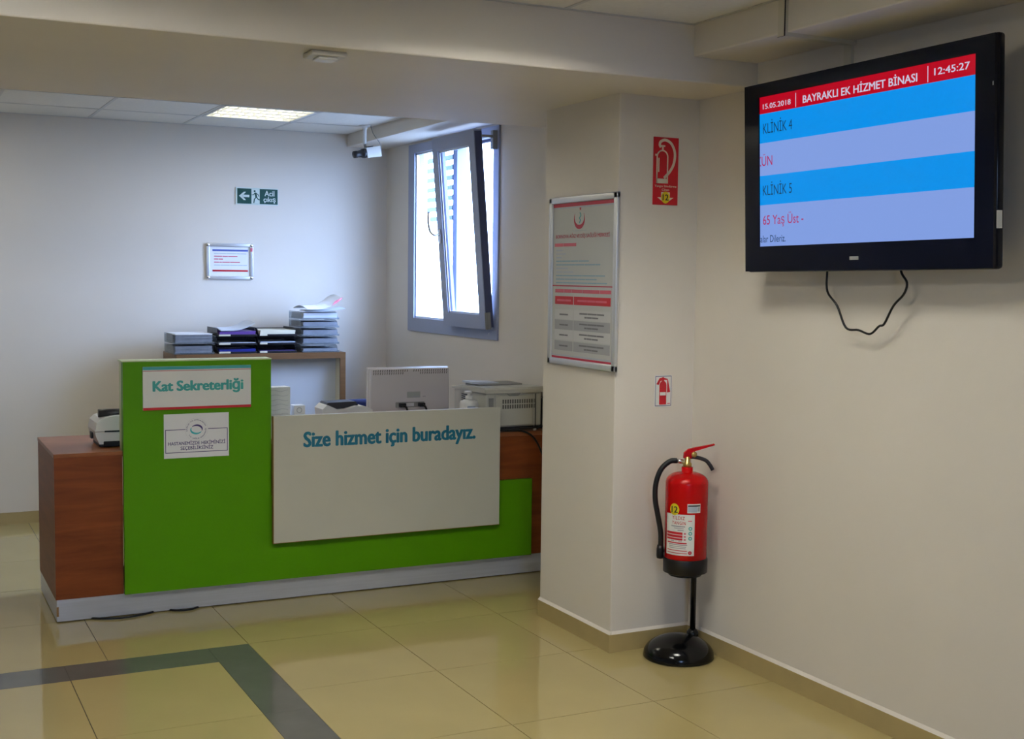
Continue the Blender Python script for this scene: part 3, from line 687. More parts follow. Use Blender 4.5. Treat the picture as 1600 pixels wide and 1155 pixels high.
merge(textbars(P, 0.055, 0.215, 0.154, 0.161, [6, 4, 7], 0, 0.0005), textbars(P, 0.055, 0.115, 0.135, 0.142, [3, 3], 0, 0.0005), textbars(P, 0.055, 0.232, 0.114, 0.121, [4, 2, 6, 8], 0, 0.0005)).build('red_text', 'pink_print', nf)['kind'] = 'stuff'
MB(o_).box(fa[1]-0.022, fa[1]-0.006, YB-0.0155, YB-0.0145, fa[3]-0.055, fa[3]-0.03).build('sticker', 'pink_print', nf)

# ------------------------------------------------------------------ poster frame on the column's left face
XP = XC
pf = thing('poster_frame', 'tall silver framed hospital information poster on the column', 'frame', (XP, 0.27, 1.222))
o_ = (XP, 0.27, 1.222)
Y1, Y0_, Z0, Z1 = 0.585, -0.022, 1.222, 1.988
mb = MB(o_)
for b in ((Y0_, Y1, Z1-0.03, Z1), (Y0_, Y1, Z0, Z0+0.03), (Y0_, Y0_+0.03, Z0, Z1), (Y1-0.03, Y1, Z0, Z1)): mb.rbox(XP-0.018, XP, b[0], b[1], b[2], b[3], 0.005, 3)
mb.build('frame', 'aluminium', pf)
MB(o_).box(XP-0.008, XP, Y0_+0.025, Y1-0.025, Z0+0.025, Z1-0.025).build('sheet', 'poster_sheet', pf)
P = Plane((XP-0.008, Y1, Z0), (0, -1, 0), (0, 0, 1), o_); PW, PH = Y1-Y0_, Z1-Z0
for q in ((PH-0.046, PH-0.027), (0.020, 0.039)): rects(P, [(0.03, PW-0.03, q[0], q[1])], 0, 0.0006).build('red_bar', 'crimson_print', pf)
for q in (PH-0.053, 0.042): rects(P, [(0.03, PW-0.03, q, q+0.005)], 0, 0.0006).build('blue_line', 'slate_print', pf)
lx, lz = 0.27, PH-0.100
cr = []
for k in range(25):
    a = math.radians(150+240*k/24); cr.append((lx+0.046*math.cos(a), lz+0.040*math.sin(a)))
band(P, cr, 0, 0, 0.0006, [0.0015+0.017*math.sin(math.pi*k/24)**1.5 for k in range(25)]).build('crescent', 'crimson_print', pf)
star = [(lx+0.008+0.011*(1 if k % 2 == 0 else 0.42)*math.sin(math.pi*k/5), lz+0.042+0.011*(1 if k % 2 == 0 else 0.42)*math.cos(math.pi*k/5)) for k in range(10)]
polys(P, [star], 0, 0.0006).build('star', 'crimson_print', pf)
band(P, [(lx+0.004, lz+0.024), (lx+0.014, lz+0.012), (lx, lz+0.0), (lx+0.010, lz-0.010), (lx, lz-0.022)], 0.007, 0, 0.0006).build('serpent', 'teal_strip', pf)
lettering('T.C. SAĞLIK BAKANLIĞI', P, (0.21, 0.335, PH-0.158, PH-0.152), 'pale_blue_print', pf)
lettering('BORNOVA AĞIZ VE DİŞ SAĞLIĞI MERKEZİ', P, (0.055, 0.535, PH-0.192, PH-0.166), 'crimson_print', pf, bold=0.012)
textbars(P, 0.045, 0.245, PH-0.225, PH-0.210, [6, 9], 0, 0.0006).build('heading', 'pink_print', pf)['kind'] = 'stuff'
bars = MB(); bars2 = MB()
for k, (L, wds) in enumerate([(0.06, [3]), (0.09, [5]), (0.05, [3]), (0.30, [4, 6, 5, 7]), (0.40, [4, 9, 6, 7, 3]), (0.11, [6]), (0.16, [4, 6]), (0.44, [5, 7, 6, 9, 6]), (0.37, [6, 8, 5, 7]), (0.46, [5, 9, 8, 6, 7])]):
    b = textbars(P, 0.06, 0.06+L, PH-0.245-0.0164*k, PH-0.2395-0.0164*k, wds, 0, 0.0006)
    (bars2 if L > 0.25 else bars).add(b.v, b.f)
bars.build('text_lines', 'slate_print', pf)['kind'] = 'stuff'; bars2.build('text_lines', 'pale_blue_print', pf)['kind'] = 'stuff'
rects(P, [(0.03, PW-0.03, PH-0.406, PH-0.401)], 0, 0.0006).build('divider', 'crimson_print', pf)
textbars(P, 0.055, 0.555, PH-0.435, PH-0.419, [6, 5, 7, 11, 7], 0, 0.0006).build('heading', 'pink_print', pf)['kind'] = 'stuff'
for q in ((0.055, 0.225), (0.232, 0.552)): rects(P, [(q[0], q[1], PH-0.488, PH-0.451)], 0, 0.0006).build('table_header', 'red_print', pf)
merge(textbars(P, 0.075, 0.205, PH-0.474, PH-0.465, [7, 5], 0.0006, 0.001), textbars(P, 0.265, 0.52, PH-0.474, PH-0.465, [7, 6, 8], 0.0006, 0.001)).build('header_text', 'pink_print', pf)['kind'] = 'stuff'
for k, z in enumerate((PH-0.556, PH-0.603, PH-0.650, PH-0.699)):
    for q in ((0.055, 0.225), (0.232, 0.552)): rects(P, [(q[0], q[1], z, z+0.044)], 0, 0.0006).build('table_cell', 'light_grey_print' if k % 2 == 0 else 'grey_print', pf)
    merge(textbars(P, 0.10, 0.18, z+0.018, z+0.025, [5, 3] if k else [7], 0.0006, 0.001), textbars(P, 0.285, 0.50, z+0.026, z+0.033, [7, 8, 6], 0.0006, 0.001), textbars(P, 0.33, 0.45, z+0.010, z+0.017, [2, 4, 5], 0.0006, 0.001)).build('row_text', 'text_grey', pf)['kind'] = 'stuff'

# ------------------------------------------------------------------ fire signs on the column front
fs = thing('fire_sign', 'tall red fire extinguisher sign with white pictogram and yellow 12', 'sign', (-0.170, 0, 1.94))
o_ = (-0.170, 0, 1.94)
MB(o_).box(-0.2335, -0.1065, -0.003, 0, 1.940, 2.2285).build('board', 'red_print', fs)
P = Plane((-0.2335, -0.003, 1.940), (1, 0, 0), (0, 0, 1), o_)
body = [(0.018, 0.092)]+[(0.018, 0.20)]+arc(0.045, 0.205, 0.027, 0.027, 180, 90, 8)+arc(0.045, 0.205, 0.027, 0.027, 90, 0, 8)+[(0.072, 0.092)]
pic = merge(band(P, body, 0.006, 0, 0.0006), rects(P, [(0.016, 0.074, 0.092, 0.112), (0.008, 0.020, 0.208, 0.216), (0.024, 0.030, 0.14, 0.20), (0.036, 0.058, 0.248, 0.255)], 0, 0.0006),
            band(P, [(0.046, 0.232), (0.046, 0.250)], 0.009, 0, 0.0006),
            band(P, [(p.x, p.y) for p in spline([(0.036, 0.245, 0), (0.030, 0.256, 0), (0.036, 0.270, 0), (0.060, 0.277, 0), (0.090, 0.262, 0), (0.108, 0.225, 0), (0.104, 0.180, 0), (0.085, 0.145, 0), (0.055, 0.115, 0)], 6)], 0.012, 0, 0.0006))
pic.build('pictogram', 'cream_print', fs)
lettering('Yangın Söndürme', P, (0.008, 0.119, 0.073, 0.085), 'cream_print', fs, bold=0.01)
lettering('Cihazı', P, (0.045, 0.082, 0.060, 0.070), 'cream_print', fs, bold=0.01)
polys(P, [[(0.042, 0.055), (0.086, 0.055), (0.086, 0.030), (0.042, 0.030)], [(0.022, 0.032), (0.106, 0.032), (0.064, 0.006)]], 0, 0.0006).build('arrow', 'cream_print', fs)
polys(P, [disc(0.064, 0.032, 0.022, 24, 0.025)], 0.0006, 0.0012).build('yellow_dot', 'yellow_print', fs)
lettering('12', P, (0.050, 0.079, 0.020, 0.045), 'black_print', fs, bold=0.022, d=0.0016)

f2 = thing('extinguisher_sign', 'small white sign with a red extinguisher drawing below the tall red sign', 'sign', (-0.159, 0, 1.065))
o_ = (-0.159, 0, 1.065)
MB(o_).box(-0.2035, -0.1150, -0.003, 0, 1.064, 1.203).build('board', 'white_print', f2)
P = Plane((-0.2035, -0.003, 1.064), (1, 0, 0), (0, 0, 1), o_)
rects(P, [(0.003, 0.0855, 0.004, 0.0065), (0.003, 0.0855, 0.1325, 0.135), (0.003, 0.005, 0.004, 0.135), (0.0835, 0.0855, 0.004, 0.135)], 0, 0.0006).build('border', 'navy_print', f2)
bt = [(0.024, 0.010), (0.060, 0.010), (0.060, 0.092)]+arc(0.042, 0.094, 0.018, 0.020, 0, 70, 5)+arc(0.042, 0.094, 0.018, 0.020, 110, 180, 5)+[(0.024, 0.094)]
polys(P, [bt, [(0.036, 0.110), (0.048, 0.110), (0.046, 0.130), (0.038, 0.130)], [(0.038, 0.128), (0.024, 0.126), (0.008, 0.100), (0.020, 0.096), (0.028, 0.112), (0.038, 0.116)], [(0.046, 0.127), (0.066, 0.122), (0.066, 0.117), (0.046, 0.118)], [(0.064, 0.118), (0.068, 0.118), (0.080, 0.064), (0.064, 0.062)]], 0, 0.0006).build('drawing', 'red_print', f2)
rects(P, [(0.027, 0.057, 0.050, 0.064)], 0.0006, 0.001).build('drawing_label', 'white_print', f2)
rects(P, [(0.066, 0.080, 0.012, 0.016)], 0, 0.0006).build('maker_mark', 'pink_print', f2)

# ------------------------------------------------------------------ fire extinguisher on its floor stand
SC = (-0.170, -0.180, 0)
sd = thing('extinguisher_stand', 'black domed floor stand with thin pole in the corner', 'stand', SC)
R0 = 0.152
MB().lathe([(R0-0.004, 0), (R0, 0.004), (R0, 0.010)]+[(R0*math.cos(math.radians(a)), 0.010+0.088*math.sin(math.radians(a))) for a in range(8, 85, 7)]+[(0.004, 0.099)], seg=48).build('dome_base', 'black_paint', sd)
PX, PY = 0.100, 0.042
MB().cyl((PX, PY, 0.05), 0.0125, 0.56, 'Z', 16).build('pole', 'black_paint', sd)
MB().lathe([(0.026, 0.04), (0.026, 0.088), (0.016, 0.1)], (PX, PY, 0), 16).build('pole_socket', 'black_paint', sd)
EX, EY, EZ = -0.160, -0.200, 0.375
MB().box(0.02, PX, 0.005, PY+0.01, EZ-0.013, EZ-0.005).lathe([(0.07, EZ-0.012), (0.07, EZ-0.004)], (EX-SC[0], EY-SC[1], 0), 24).build('cradle', 'black_paint', sd)
ee = thing('fire_extinguisher', 'red fire extinguisher with black hose and yellow 12 sticker on floor stand', 'extinguisher', (EX, EY, EZ))
RE = 0.0905
MB().lathe([(RE-0.004, 0.055), (RE, 0.06), (RE, 0.385)]+[(0.026+(RE-0.026)*math.cos(math.radians(a)), 0.385+0.045*math.sin(math.radians(a))) for a in range(8, 90, 9)]+[(0.024, 0.431), (0.024, 0.452), (0.015, 0.452)], seg=40).build('cylinder', 'red_paint', ee)
MB().lathe([(RE-0.012, -0.003), (RE+0.003, 0.004), (RE+0.004, 0.060), (RE+0.001, 0.066)], seg=40).build('base_skirt', 'black_rubber', ee)
MB().lathe([(0.019, 0.452), (0.019, 0.468), (0.013, 0.472), (0.013, 0.495), (0.008, 0.498)], seg=16).build('valve', 'brass', ee)
vd = Vector((0.894, -0.447, 0))       # handle direction, along the picture's right
def vp(a, z, s=0.0): return Vector((vd.x*a+0.447*s, vd.y*a+0.894*s, z))
hd = MB()
prof = [(-0.018, 0.490), (-0.016, 0.512), (0.002, 0.528), (0.020, 0.533), (0.112, 0.552), (0.114, 0.547), (0.030, 0.520), (0.020, 0.508), (0.016, 0.490)]
hd.prism(prof, vp(0, 0, -0.010), vd, (0, 0, 1), Vector((0.447, 0.894, 0))*0.020); hd.build('lever', 'red_paint', ee)
MB().tube(spline([vp(-0.012, 0.492), vp(0.03, 0.494), (vp(0.075, 0.482)), vp(0.095, 0.462), vp(0.108, 0.440)], 6), 0.0085, 10).build('carry_handle', 'dark_plastic', ee)
MB().lathe([(0.012, -0.004), (0.012, 0.004)], vp(0.026, 0.507, -0.014), 16, 'Y').build('safety_pin', 'brass', ee)
MB().tube([vp(-0.018, 0.474), vp(-0.044, 0.478)], 0.010, 10).build('hose_ferrule', 'chrome', ee)
hp = spline([vp(-0.044, 0.478), vp(-0.075, 0.474), vp(-0.112, 0.440, -0.005), vp(-0.133, 0.380, -0.01), vp(-0.134, 0.310, -0.01), vp(-0.120, 0.235, -0.01), vp(-0.108, 0.170, -0.005), vp(-0.106, 0.105)], 7)
MB().tube(hp, 0.0115, 12).build('hose', 'black_rubber', ee)
MB().lathe([(0.014, 0.058), (0.016, 0.07), (0.016, 0.098), (0.013, 0.115)], vp(-0.108, 0), 14).build('nozzle', 'black_rubber', ee)
MB().box(-0.108*vd.x-0.008, -0.085*vd.x, 0.035, 0.055, 0.085, 0.095).build('nozzle_clip', 'dark_plastic', ee)
a_face = math.atan2(-0.894, -0.447)     # towards the viewer
L = Cyl((0, 0, 0), RE+0.0006, a_face-1.10)
LW = 0.128
rects(L, [(-0.008, LW-0.008+0.004, 0.088, 0.262)], 0, 0.0006).build('label_sheet', 'white_print', ee)
lettering('YILDIZ', L, (0.026, 0.082, 0.240, 0.254), 'red_print', ee, bold=0.018, d=0.001, space=1.2)
lettering('YANGIN', L, (0.026, 0.086, 0.219, 0.233), 'red_print', ee, bold=0.018, d=0.001, space=1.2)
merge(rects(L, [(0.022, 0.084, 0.209, 0.214), (0.036, 0.078, 0.202, 0.205), (0.052, 0.078, 0.193, 0.197), (0.010, 0.094, 0.131, 0.135), (0.010, 0.090, 0.124, 0.127), (0.012, 0.088, 0.117, 0.120)], 0.0006, 0.001)).build('label_text', 'grey_print', ee)['kind'] = 'stuff'
rects(L, [(-0.004, 0.074, 0.177, 0.187), (-0.004, 0.074, 0.164, 0.174), (-0.004, 0.074, 0.153, 0.161), (0.0, 0.092, 0.138, 0.143), (0.0, 0.094, 0.107, 0.110), (0.0, 0.094, 0.096, 0.099)], 0.0006, 0.001).build('red_bands', 'red_print', ee)['kind'] = 'stuff'
rects(L, [(0.079, 0.088, 0.179, 0.185), (0.079, 0.088, 0.166, 0.172), (0.079, 0.088, 0.153, 0.159), (0.096, 0.112, 0.234, 0.238)], 0.0006, 0.001).build('pink_marks', 'pink_print', ee)['kind'] = 'stuff'
for b in (0.204, 0.183, 0.162):
    q = polys(L, [disc(0.106, b, 0.008, 18)], 0.0006, 0.001); q.build('seal_mark', 'teal_print', ee)
    polys(L, [disc(0.106, b, 0.004, 12)], 0.001, 0.0014).build('seal_centre', 'sign_pale', ee)
polys(L, [disc(0.106, 0.101, 0.008, 18)], 0.0006, 0.001).build('seal_mark', 'red_print', ee); polys(L, [disc(0.106, 0.101, 0.0045, 12)], 0.001, 0.0014).build('seal_centre', 'pink_print', ee)
rects(L, [(0.022, 0.036, 0.146, 0.150), (0.058, 0.062, 0.146, 0.152), (0.066, 0.070, 0.146, 0.152)], 0.0006, 0.001).build('pictograms', 'grey_print', ee)['kind'] = 'stuff'
polys(L, [disc(0.036, 0.282, 0.022, 28, 0.025)], 0.001, 0.0014).build('number_sticker', 'yellow_print', ee)
lettering('12', L, (0.022, 0.051, 0.269, 0.295), 'black_print', ee, bold=0.022, d=0.0018)
rects(L, [(0.092, 0.150, 0.270, 0.308)], 0, 0.0006).build('inspection_tag', 'white_print', ee)
rects(L, [(0.094, 0.148, 0.297, 0.303)], 0.0006, 0.001).build('tag_bar', 'black_print', ee); rects(L, [(0.094, 0.134, 0.273, 0.296)], 0.0006, 0.001).build('tag_field', 'slate_print', ee)
rects(L, [(0.136, 0.147, 0.276, 0.294)], 0.0006, 0.001).build('tag_stamp', 'grey_print', ee)

# ------------------------------------------------------------------ television on the right wall
tv = thing('television', 'large black wall television showing red, blue and white clinic call list', 'television', (-0.16, -1.1726, 2.0191))
yaw, tilt, roll = 0.0210, 0.0295, 0.0115
r_ = Vector((math.sin(yaw), -math.cos(yaw), 0)); u0 = Vector((0, 0, 1)); n_ = r_.cross(u0)
u_ = u0*math.cos(tilt)+n_*math.sin(tilt)
r2 = r_*math.cos(roll)+u_*math.sin(roll); u2 = u_*math.cos(roll)-r_*math.sin(roll); n2 = r2.cross(u2)
M3 = Matrix((r2, u2, n2)).transposed(); tv.rotation_euler = M3.to_euler()
TWd, THt = 1.220, 0.7226; su, sv, sw_, sh_ = 0.0044, 0.0223, 1.0524, 0.5684
def ringframe(x0, x1, y0, y1, a0, a1, b0, b1, z0, z1):
    m = MB(); m.box(x0, a0, y0, y1, z0, z1).box(a1, x1, y0, y1, z0, z1).box(a0, a1, y0, b0, z0, z1).box(a0, a1, b1, y1, z0, z1); return m
SX0, SX1, SY0t, SY1t = su-sw_/2, su+sw_/2, sv-sh_/2, sv+sh_/2
cs_ = MB(); cs_.rbox(-TWd/2, TWd/2, -THt/2, THt/2, -0.045, -0.010, 0.012, 3); cs_.build('case', 'black_gloss', tv)
cs_ = ringframe(-TWd/2+0.004, TWd/2-0.004, -THt/2+0.004, THt/2-0.004, SX0, SX1, SY0t, SY1t, -0.011, 0.0); cs_.build('bezel', 'black_gloss', tv)
MB().rbox(-TWd/2+0.05, TWd/2-0.05, -THt/2+0.04, THt/2-0.06, -0.09, -0.043, 0.015, 3).build('back_cover', 'dark_plastic', tv)
S = Plane((SX0, SY0t, -0.006), (1, 0, 0), (0, 1, 0))
sw, sh = sw_, sh_
bands = [(0.888, 1.0, 'scr_red', 'header_band'), (0.693, 0.888, 'scr_cyan', 'row_band'), (0.475, 0.693, 'scr_white', 'row_band'), (0.278, 0.475, 'scr_cyan', 'row_band'), (0.0, 0.278, 'scr_white', 'row_band')]
sc = rects(S, [(0, sw, 0, sh)], -0.004, -0.0012).build('screen', 'black_gloss', tv)
for b0, b1, m, nm in bands: rects(S, [(0, sw, b0*sh, b1*sh)], -0.001, 0.0).build(nm, m, sc)
e = 0.0006
lettering('15.05.2018', S, (0.020, 0.180, 0.918*sh, 0.952*sh), 'scr_text_white', sc, bold=0.01, d=e)
lettering('BAYRAKLI EK HİZMET BİNASI', S, (0.248, 0.806, 0.910*sh, 0.974*sh), 'scr_text_white', sc, bold=0.02, d=e)
lettering('12:45:27', S, (0.880, 1.025, 0.925*sh, 0.965*sh), 'scr_text_white', sc, bold=0.012, d=e)
for q in (0.207, 0.851): rects(S, [(q, q+0.0025, 0.894*sh, 0.985*sh)], 0, e).build('divider', 'scr_text_white', sc)
lettering('KLİNİK 4', S, (0.020, 0.188, 0.755*sh, 0.845*sh), 'scr_text_dark', sc, d=e)
lettering('ZÜN', S, (-0.020, 0.074, 0.540*sh, 0.620*sh), 'scr_text_red', sc, d=e, clip=0.002)
lettering('KLİNİK 5', S, (0.018, 0.186, 0.342*sh, 0.432*sh), 'scr_text_dark', sc, d=e)
lettering('65 Yaş Üst -', S, (0.018, 0.250, 0.128*sh, 0.222*sh), 'scr_text_red', sc, d=e)
lettering('alar Dileriz.', S, (0.002, 0.150, 0.027*sh, 0.074*sh), 'scr_text_dark', sc, d=e)
MB().rbox(-0.022, 0.022, -THt/2+0.040, -THt/2+0.052, 0.0, 0.002, 0.0008).build('badge', 'grey_plastic', tv)
MB().box(TWd/2-0.001, TWd/2+0.0006, -0.235, -0.180, -0.033, -0.010).build('side_sticker', 'white_print', tv)
MB().box(TWd/2-0.012, TWd/2-0.008, 0.20, 0.212, -0.010, 0.001).build('side_button', 'grey_plastic', tv)
bk = thing('wall_bracket', 'dark steel bracket holding the television to the wall', 'bracket', (0, -1.17, 2.0))
MB((0, -1.17, 2.0)).box(-0.012, 0, -1.47, -0.87, 1.88, 2.14).build('wall_plate', 'dark_plastic', bk)
for y in (-1.40, -0.98): MB((0, -1.17, 2.0)).box(-0.072, -0.012, y, y+0.04, 1.90, 2.12).build('arm', 'dark_plastic', bk)
cpts = [(-0.045, -0.915, 1.74), (-0.05, -0.92, 1.66), (-0.055, -0.9294, 1.5845), (-0.06, -0.9916, 1.5315), (-0.055, -1.0366, 1.4533), (-0.05, -1.0978, 1.4466), (-0.05, -1.1578, 1.4356), (-0.05, -1.2017, 1.4648), (-0.055, -1.233, 1.4751), (-0.06, -1.28, 1.5392), (-0.06, -1.3271, 1.58), (-0.06, -1.3403, 1.6197), (-0.055, -1.3051, 1.66), (-0.045, -1.28, 1.74)]
c = MB((-0.1, -1.15, 1.72)).tube(spline(cpts, 6), 0.0042, 8).build('television_cable', 'black_rubber'); c.location = (-0.1, -1.15, 1.72)
tag(c, 'thin black cable looping down below the television', 'cable')
ct = thing('cable_trunking', 'white cable trunking running down the side beam behind the television', 'trunking', (XR, -0.96, ZR))
o_ = (XR, -0.96, ZR)
MB(o_).box(XR-0.014, XR, -0.982, -0.942, ZR, ZCF-0.004).build('upper_run', 'trunking', ct)
MB(o_).box(XR-0.014, 0, -0.982, -0.942, ZR-0.014, ZR).build('soffit_run', 'trunking', ct)
MB(o_).box(-0.014, 0, -0.972, -0.932, 2.2, ZR-0.014).build('lower_run', 'trunking', ct)
MB(o_).box(XR-0.016, XR-0.013, -0.9835, -0.9795, ZR-0.014, ZCF-0.004).prism([(0, 0), (0.04, 0.0), (0.04, 0.004), (0, 0.004)], (XR-0.0148, -0.982, ZR-0.0145), (0, 1, 0), (0.7, 0, 0.7), (-0.001, 0, 0)).build('joint_gap', 'black_rubber', ct)

# ------------------------------------------------------------------ small ceiling devices
sm = thing('smoke_detector', 'small white flat box under the ceiling beam', 'detector', (-1.79, -0.285, ZBM))
MB().rbox(-0.065, 0.065, -0.055, 0.055, -0.018, 0, 0.005, 2).build('base', 'detector', sm)
MB().rbox(-0.035, 0.035, -0.035, 0.035, -0.028, -0.017, 0.004, 2).build('lens_cover', 'white_plastic', sm)
MB().box(-0.062, -0.058, -0.04, 0.04, -0.015, -0.004).build('slot', 'grey_plastic', sm)
cc = thing('security_camera', 'white security camera with black lens on a ceiling bracket', 'camera', (-0.322, 3.37, ZCB))
MB().lathe([(0.038, 0), (0.038, -0.006), (0.022, -0.012), (0.013, -0.03), (0.012, -0.115), (0.008, -0.125)][::-1], seg=18).build('mount', 'white_plastic', cc)
MB().tube([(0, 0, -0.12), (0.008, 0, -0.155)], 0.009, 8).build('ball_joint', 'grey_plastic', cc)
bdir = Vector((-0.976, -0.12, -0.18)).normalized(); e1 = Vector((0, 0, 1)).cross(bdir).normalized(); e2 = bdir.cross(e1)
def obox(c0, L_, wy, wz, mb):
    vs = [Vector(c0)+bdir*a+e1*b+e2*g for a in (0, L_) for b in (-wy, wy) for g in (-wz, wz)]
    return mb.add(vs, [(0, 1, 3, 2), (4, 6, 7, 5), (0, 4, 5, 1), (2, 3, 7, 6), (0, 2, 6, 4), (1, 5, 7, 3)])
b0 = Vector((0.105, 0.01, -0.163))
obox(b0, 0.105, 0.030, 0.034, MB()).build('housing', 'white_plastic', cc)
obox(b0+bdir*0.045+e2*0.036, 0.05, 0.012, 0.004, MB()).build('bracket_plate', 'dark_plastic', cc)
MB().tube([b0+bdir*0.105, b0+bdir*0.128, b0+bdir*0.130, b0+bdir*0.165, b0+bdir*0.168, b0+bdir*0.190], [0.033, 0.031, 0.025, 0.022, 0.024, 0.023], 18).build('lens', 'dark_plastic', cc)
MB().tube(spline([(0.042, 0.0, -0.002), (0.06, 0.0, -0.05), (0.095, 0.0, -0.095), (0.118, 0.005, -0.13), (0.112, 0.01, -0.16)], 6), 0.0026, 6).build('cable', 'grey_plastic', cc)

# ------------------------------------------------------------------ things on the worktop
ZW = 0.786
mo = thing('monitor', 'white computer monitor seen from behind on the reception desk', 'monitor', (-0.63, 1.80, ZW))
MB().rbox(-0.24, 0.24, 0.0, 0.022, 0.045, 0.336, 0.006, 3).build('bezel', 'monitor_plastic', mo)
bs = MB(); bs.rbox(-0.235, 0.235, -0.022, 0.004, 0.05, 0.332, 0.012, 4); bs.build('back_shell', 'monitor_plastic', mo)
vn = MB()
for row, z in ((0, 0.312), (1, 0.298)):
    for k in range(34):
        x = -0.215+k*0.0130
        if -0.012 < x < 0.012: continue
        if row == 1 and -0.04 < x < 0.055: continue
        vn.prism([(0, 0), (0.004, 0), (0.0065, 0.012), (0.0025, 0.012)], (x, -0.0226, z), (1, 0, 0), (0, 0, 1), (0, 0.001, 0))
o = vn.build('vent_slots', 'vent_dark', mo); o['kind'] = 'stuff'
MB().rbox(-0.085, 0.085, -0.024, -0.010, 0.116, 0.146, 0.002).build('port_recess', 'grey_plastic', mo)
MB().box(-0.022, 0.022, -0.026, -0.022, 0.122, 0.140).build('port', 'aluminium', mo)
for x in (-0.050, 0.062):
    MB().rbox(x-0.016, x+0.016, -0.058, -0.022, 0.120, 0.142, 0.004, 2).tube(spline([(x, -0.055, 0.130), (x+0.015, -0.07, 0.11), (x+0.02, -0.072, 0.03)], 5), 0.006, 8).build('plug', 'black_rubber', mo)
MB().box(-0.018, 0.060, -0.0228, -0.022, 0.168, 0.202).build('type_label', 'label_grey', mo)
MB().box(0.010, 0.055, -0.0234, -0.0228, 0.172, 0.178).box(0.075, 0.092, -0.0228, -0.022, 0.172, 0.176).build('label_bar', 'grey_print', mo)
MB().box(-0.03, 0.03, -0.015, 0.01, 0.0, 0.07).lathe([(0.11, 0), (0.11, 0.006), (0.03, 0.015)], (0, 0, 0), 24).build('stand', 'monitor_plastic', mo)

PR = (-0.31, 1.475, ZW)
pr = thing('laser_printer', 'beige laser printer standing at the right end of the desk', 'printer', PR)
PWd, PDp = 0.335, 0.385
MB().box(0.01, PWd-0.01, 0.015, PDp-0.02, 0.0, 0.03).build('base', 'dark_plastic', pr)
MB().rbox(0, PWd, 0.004, PDp+0.045, 0.022, 0.210, 0.008, 2).build('body', 'beige_plastic', pr)
MB().rbox(0.055, PWd-0.055, -0.002, 0.02, 0.03, 0.196, 0.004).build('rear_door', 'beige_plastic', pr)
MB().box(-0.003+0.018, 0.042, -0.0005, 0.006, 0.075, 0.182).build('side_rib', 'grey_plastic', pr)
MB().prism([(-0.012, 0.208), (PDp+0.05, 0.204), (PDp+0.055, 0.212), (0.34, 0.228), (0.05, 0.238), (0.0, 0.238), (-0.012, 0.228)], (-0.012, 0, 0), (0, 1, 0), (0, 0, 1), (PWd+0.026, 0, 0)).build('top_cover', 'beige_plastic', pr)
MB().box(0.03, PWd-0.04, 0.16, 0.34, 0.222, 0.243).build('output_tray', 'grey_plastic', pr)
MB().prism([(0.120, 0.208), (0.205, 0.208), (0.188, 0.190), (0.137, 0.190)], (0, -0.006, 0), (1, 0, 0), (0, 0, 1), (0, 0.006, 0)).build('door_latch', 'grey_plastic', pr)
vt = MB()
for row in (0.150, 0.122):
    for k in range(14):
        x = 0.095+k*0.0145; vt.box(x, x+0.0085, -0.0034, -0.0015, row, row+0.022)
vt.build('vent_grille', 'vent_dark', pr)['kind'] = 'stuff'
vs_ = MB()
for k in range(9): vs_.prism([(0, 0), (0.085, 0), (0.085, 0.005), (0, 0.005)], (-0.001, 0.24, 0.085+0.0115*k), (0, 1, 0), (0, 0, 1), (0.003, 0, 0))
vs_.build('side_vents', 'black_rubber', pr)['kind'] = 'stuff'
MB().box(PWd-0.040, PWd-0.037, -0.004, 0.0, 0.01, 0.2).build('door_seam', 'dark_plastic', pr)
MB().tube([(PWd-0.05, -0.006, 0.2), (PWd-0.05, -0.008, 0.01)], 0.0012, 6).build('tag_string', 'white_plastic', pr)
MB().rbox(PWd-0.058, PWd-0.042, -0.022, -0.010, -0.02, 0.014, 0.003).build('hanging_tag', 'white_plastic', pr)
tag(MB((PR[0]+0.08, PR[1]+0.25, PR[2]+0.243)).prism([(0, 0), (0.16, 0), (0.16, 0.004), (0, 0.01)], (PR[0]+0.01, PR[1]+0.20, PR[2]+0.2435), (1, 0, 0), (0, 0, 1), (0, 0.14, 0)).build('printed_sheet', 'paper_cool'), 'printed sheets lying on top of the laser printer', 'paper').location = (PR[0]+0.08, PR[1]+0.25, PR[2]+0.243)
cpts = [(-0.36, 1.445, 0.805), (-0.30, 1.425, 0.803), (-0.22, 1.420, 0.797), (-0.12, 1.415, 0.79), (-0.06, 1.405, 0.755), (-0.015, 1.400, 0.68), (0.02, 1.400, 0.58), (0.035, 1.41, 0.45), (0.04, 1.41, 0.30)]
c = MB((-0.2, 1.42, 0.79)).tube(spline(cpts, 7), 0.0055, 8).build('printer_cable', 'black_rubber'); c.location = (-0.2, 1.42, 0.79)
tag(c, 'black power cable drooping from the laser printer down the wooden panel', 'cable')
c = MB((-0.2, 1.45, ZW)).tube(spline([(-0.27, 1.455, ZW+0.008), (-0.15, 1.448, ZW+0.010), (-0.03, 1.452, ZW+0.016), (0.03, 1.455, ZW+0.02)], 6), 0.006, 8).build('data_cable', 'black_rubber'); c.location = (-0.2, 1.45, ZW)
tag(c, 'black cable lying on the worktop edge under the printer', 'cable')
bx_ = thing('dark_box', 'dark upright box wedged between laser printer and wall', 'box', (0.047, 1.60, ZW))
MB().rbox(-0.008, 0.008, -0.08, 0.10, 0.0, 0.17, 0.002).build('body', 'dark_plastic', bx_)
MB().rbox(-0.009, 0.009, -0.082, 0.102, 0.168, 0.176, 0.002).build('lid', 'grey_plastic', bx_)

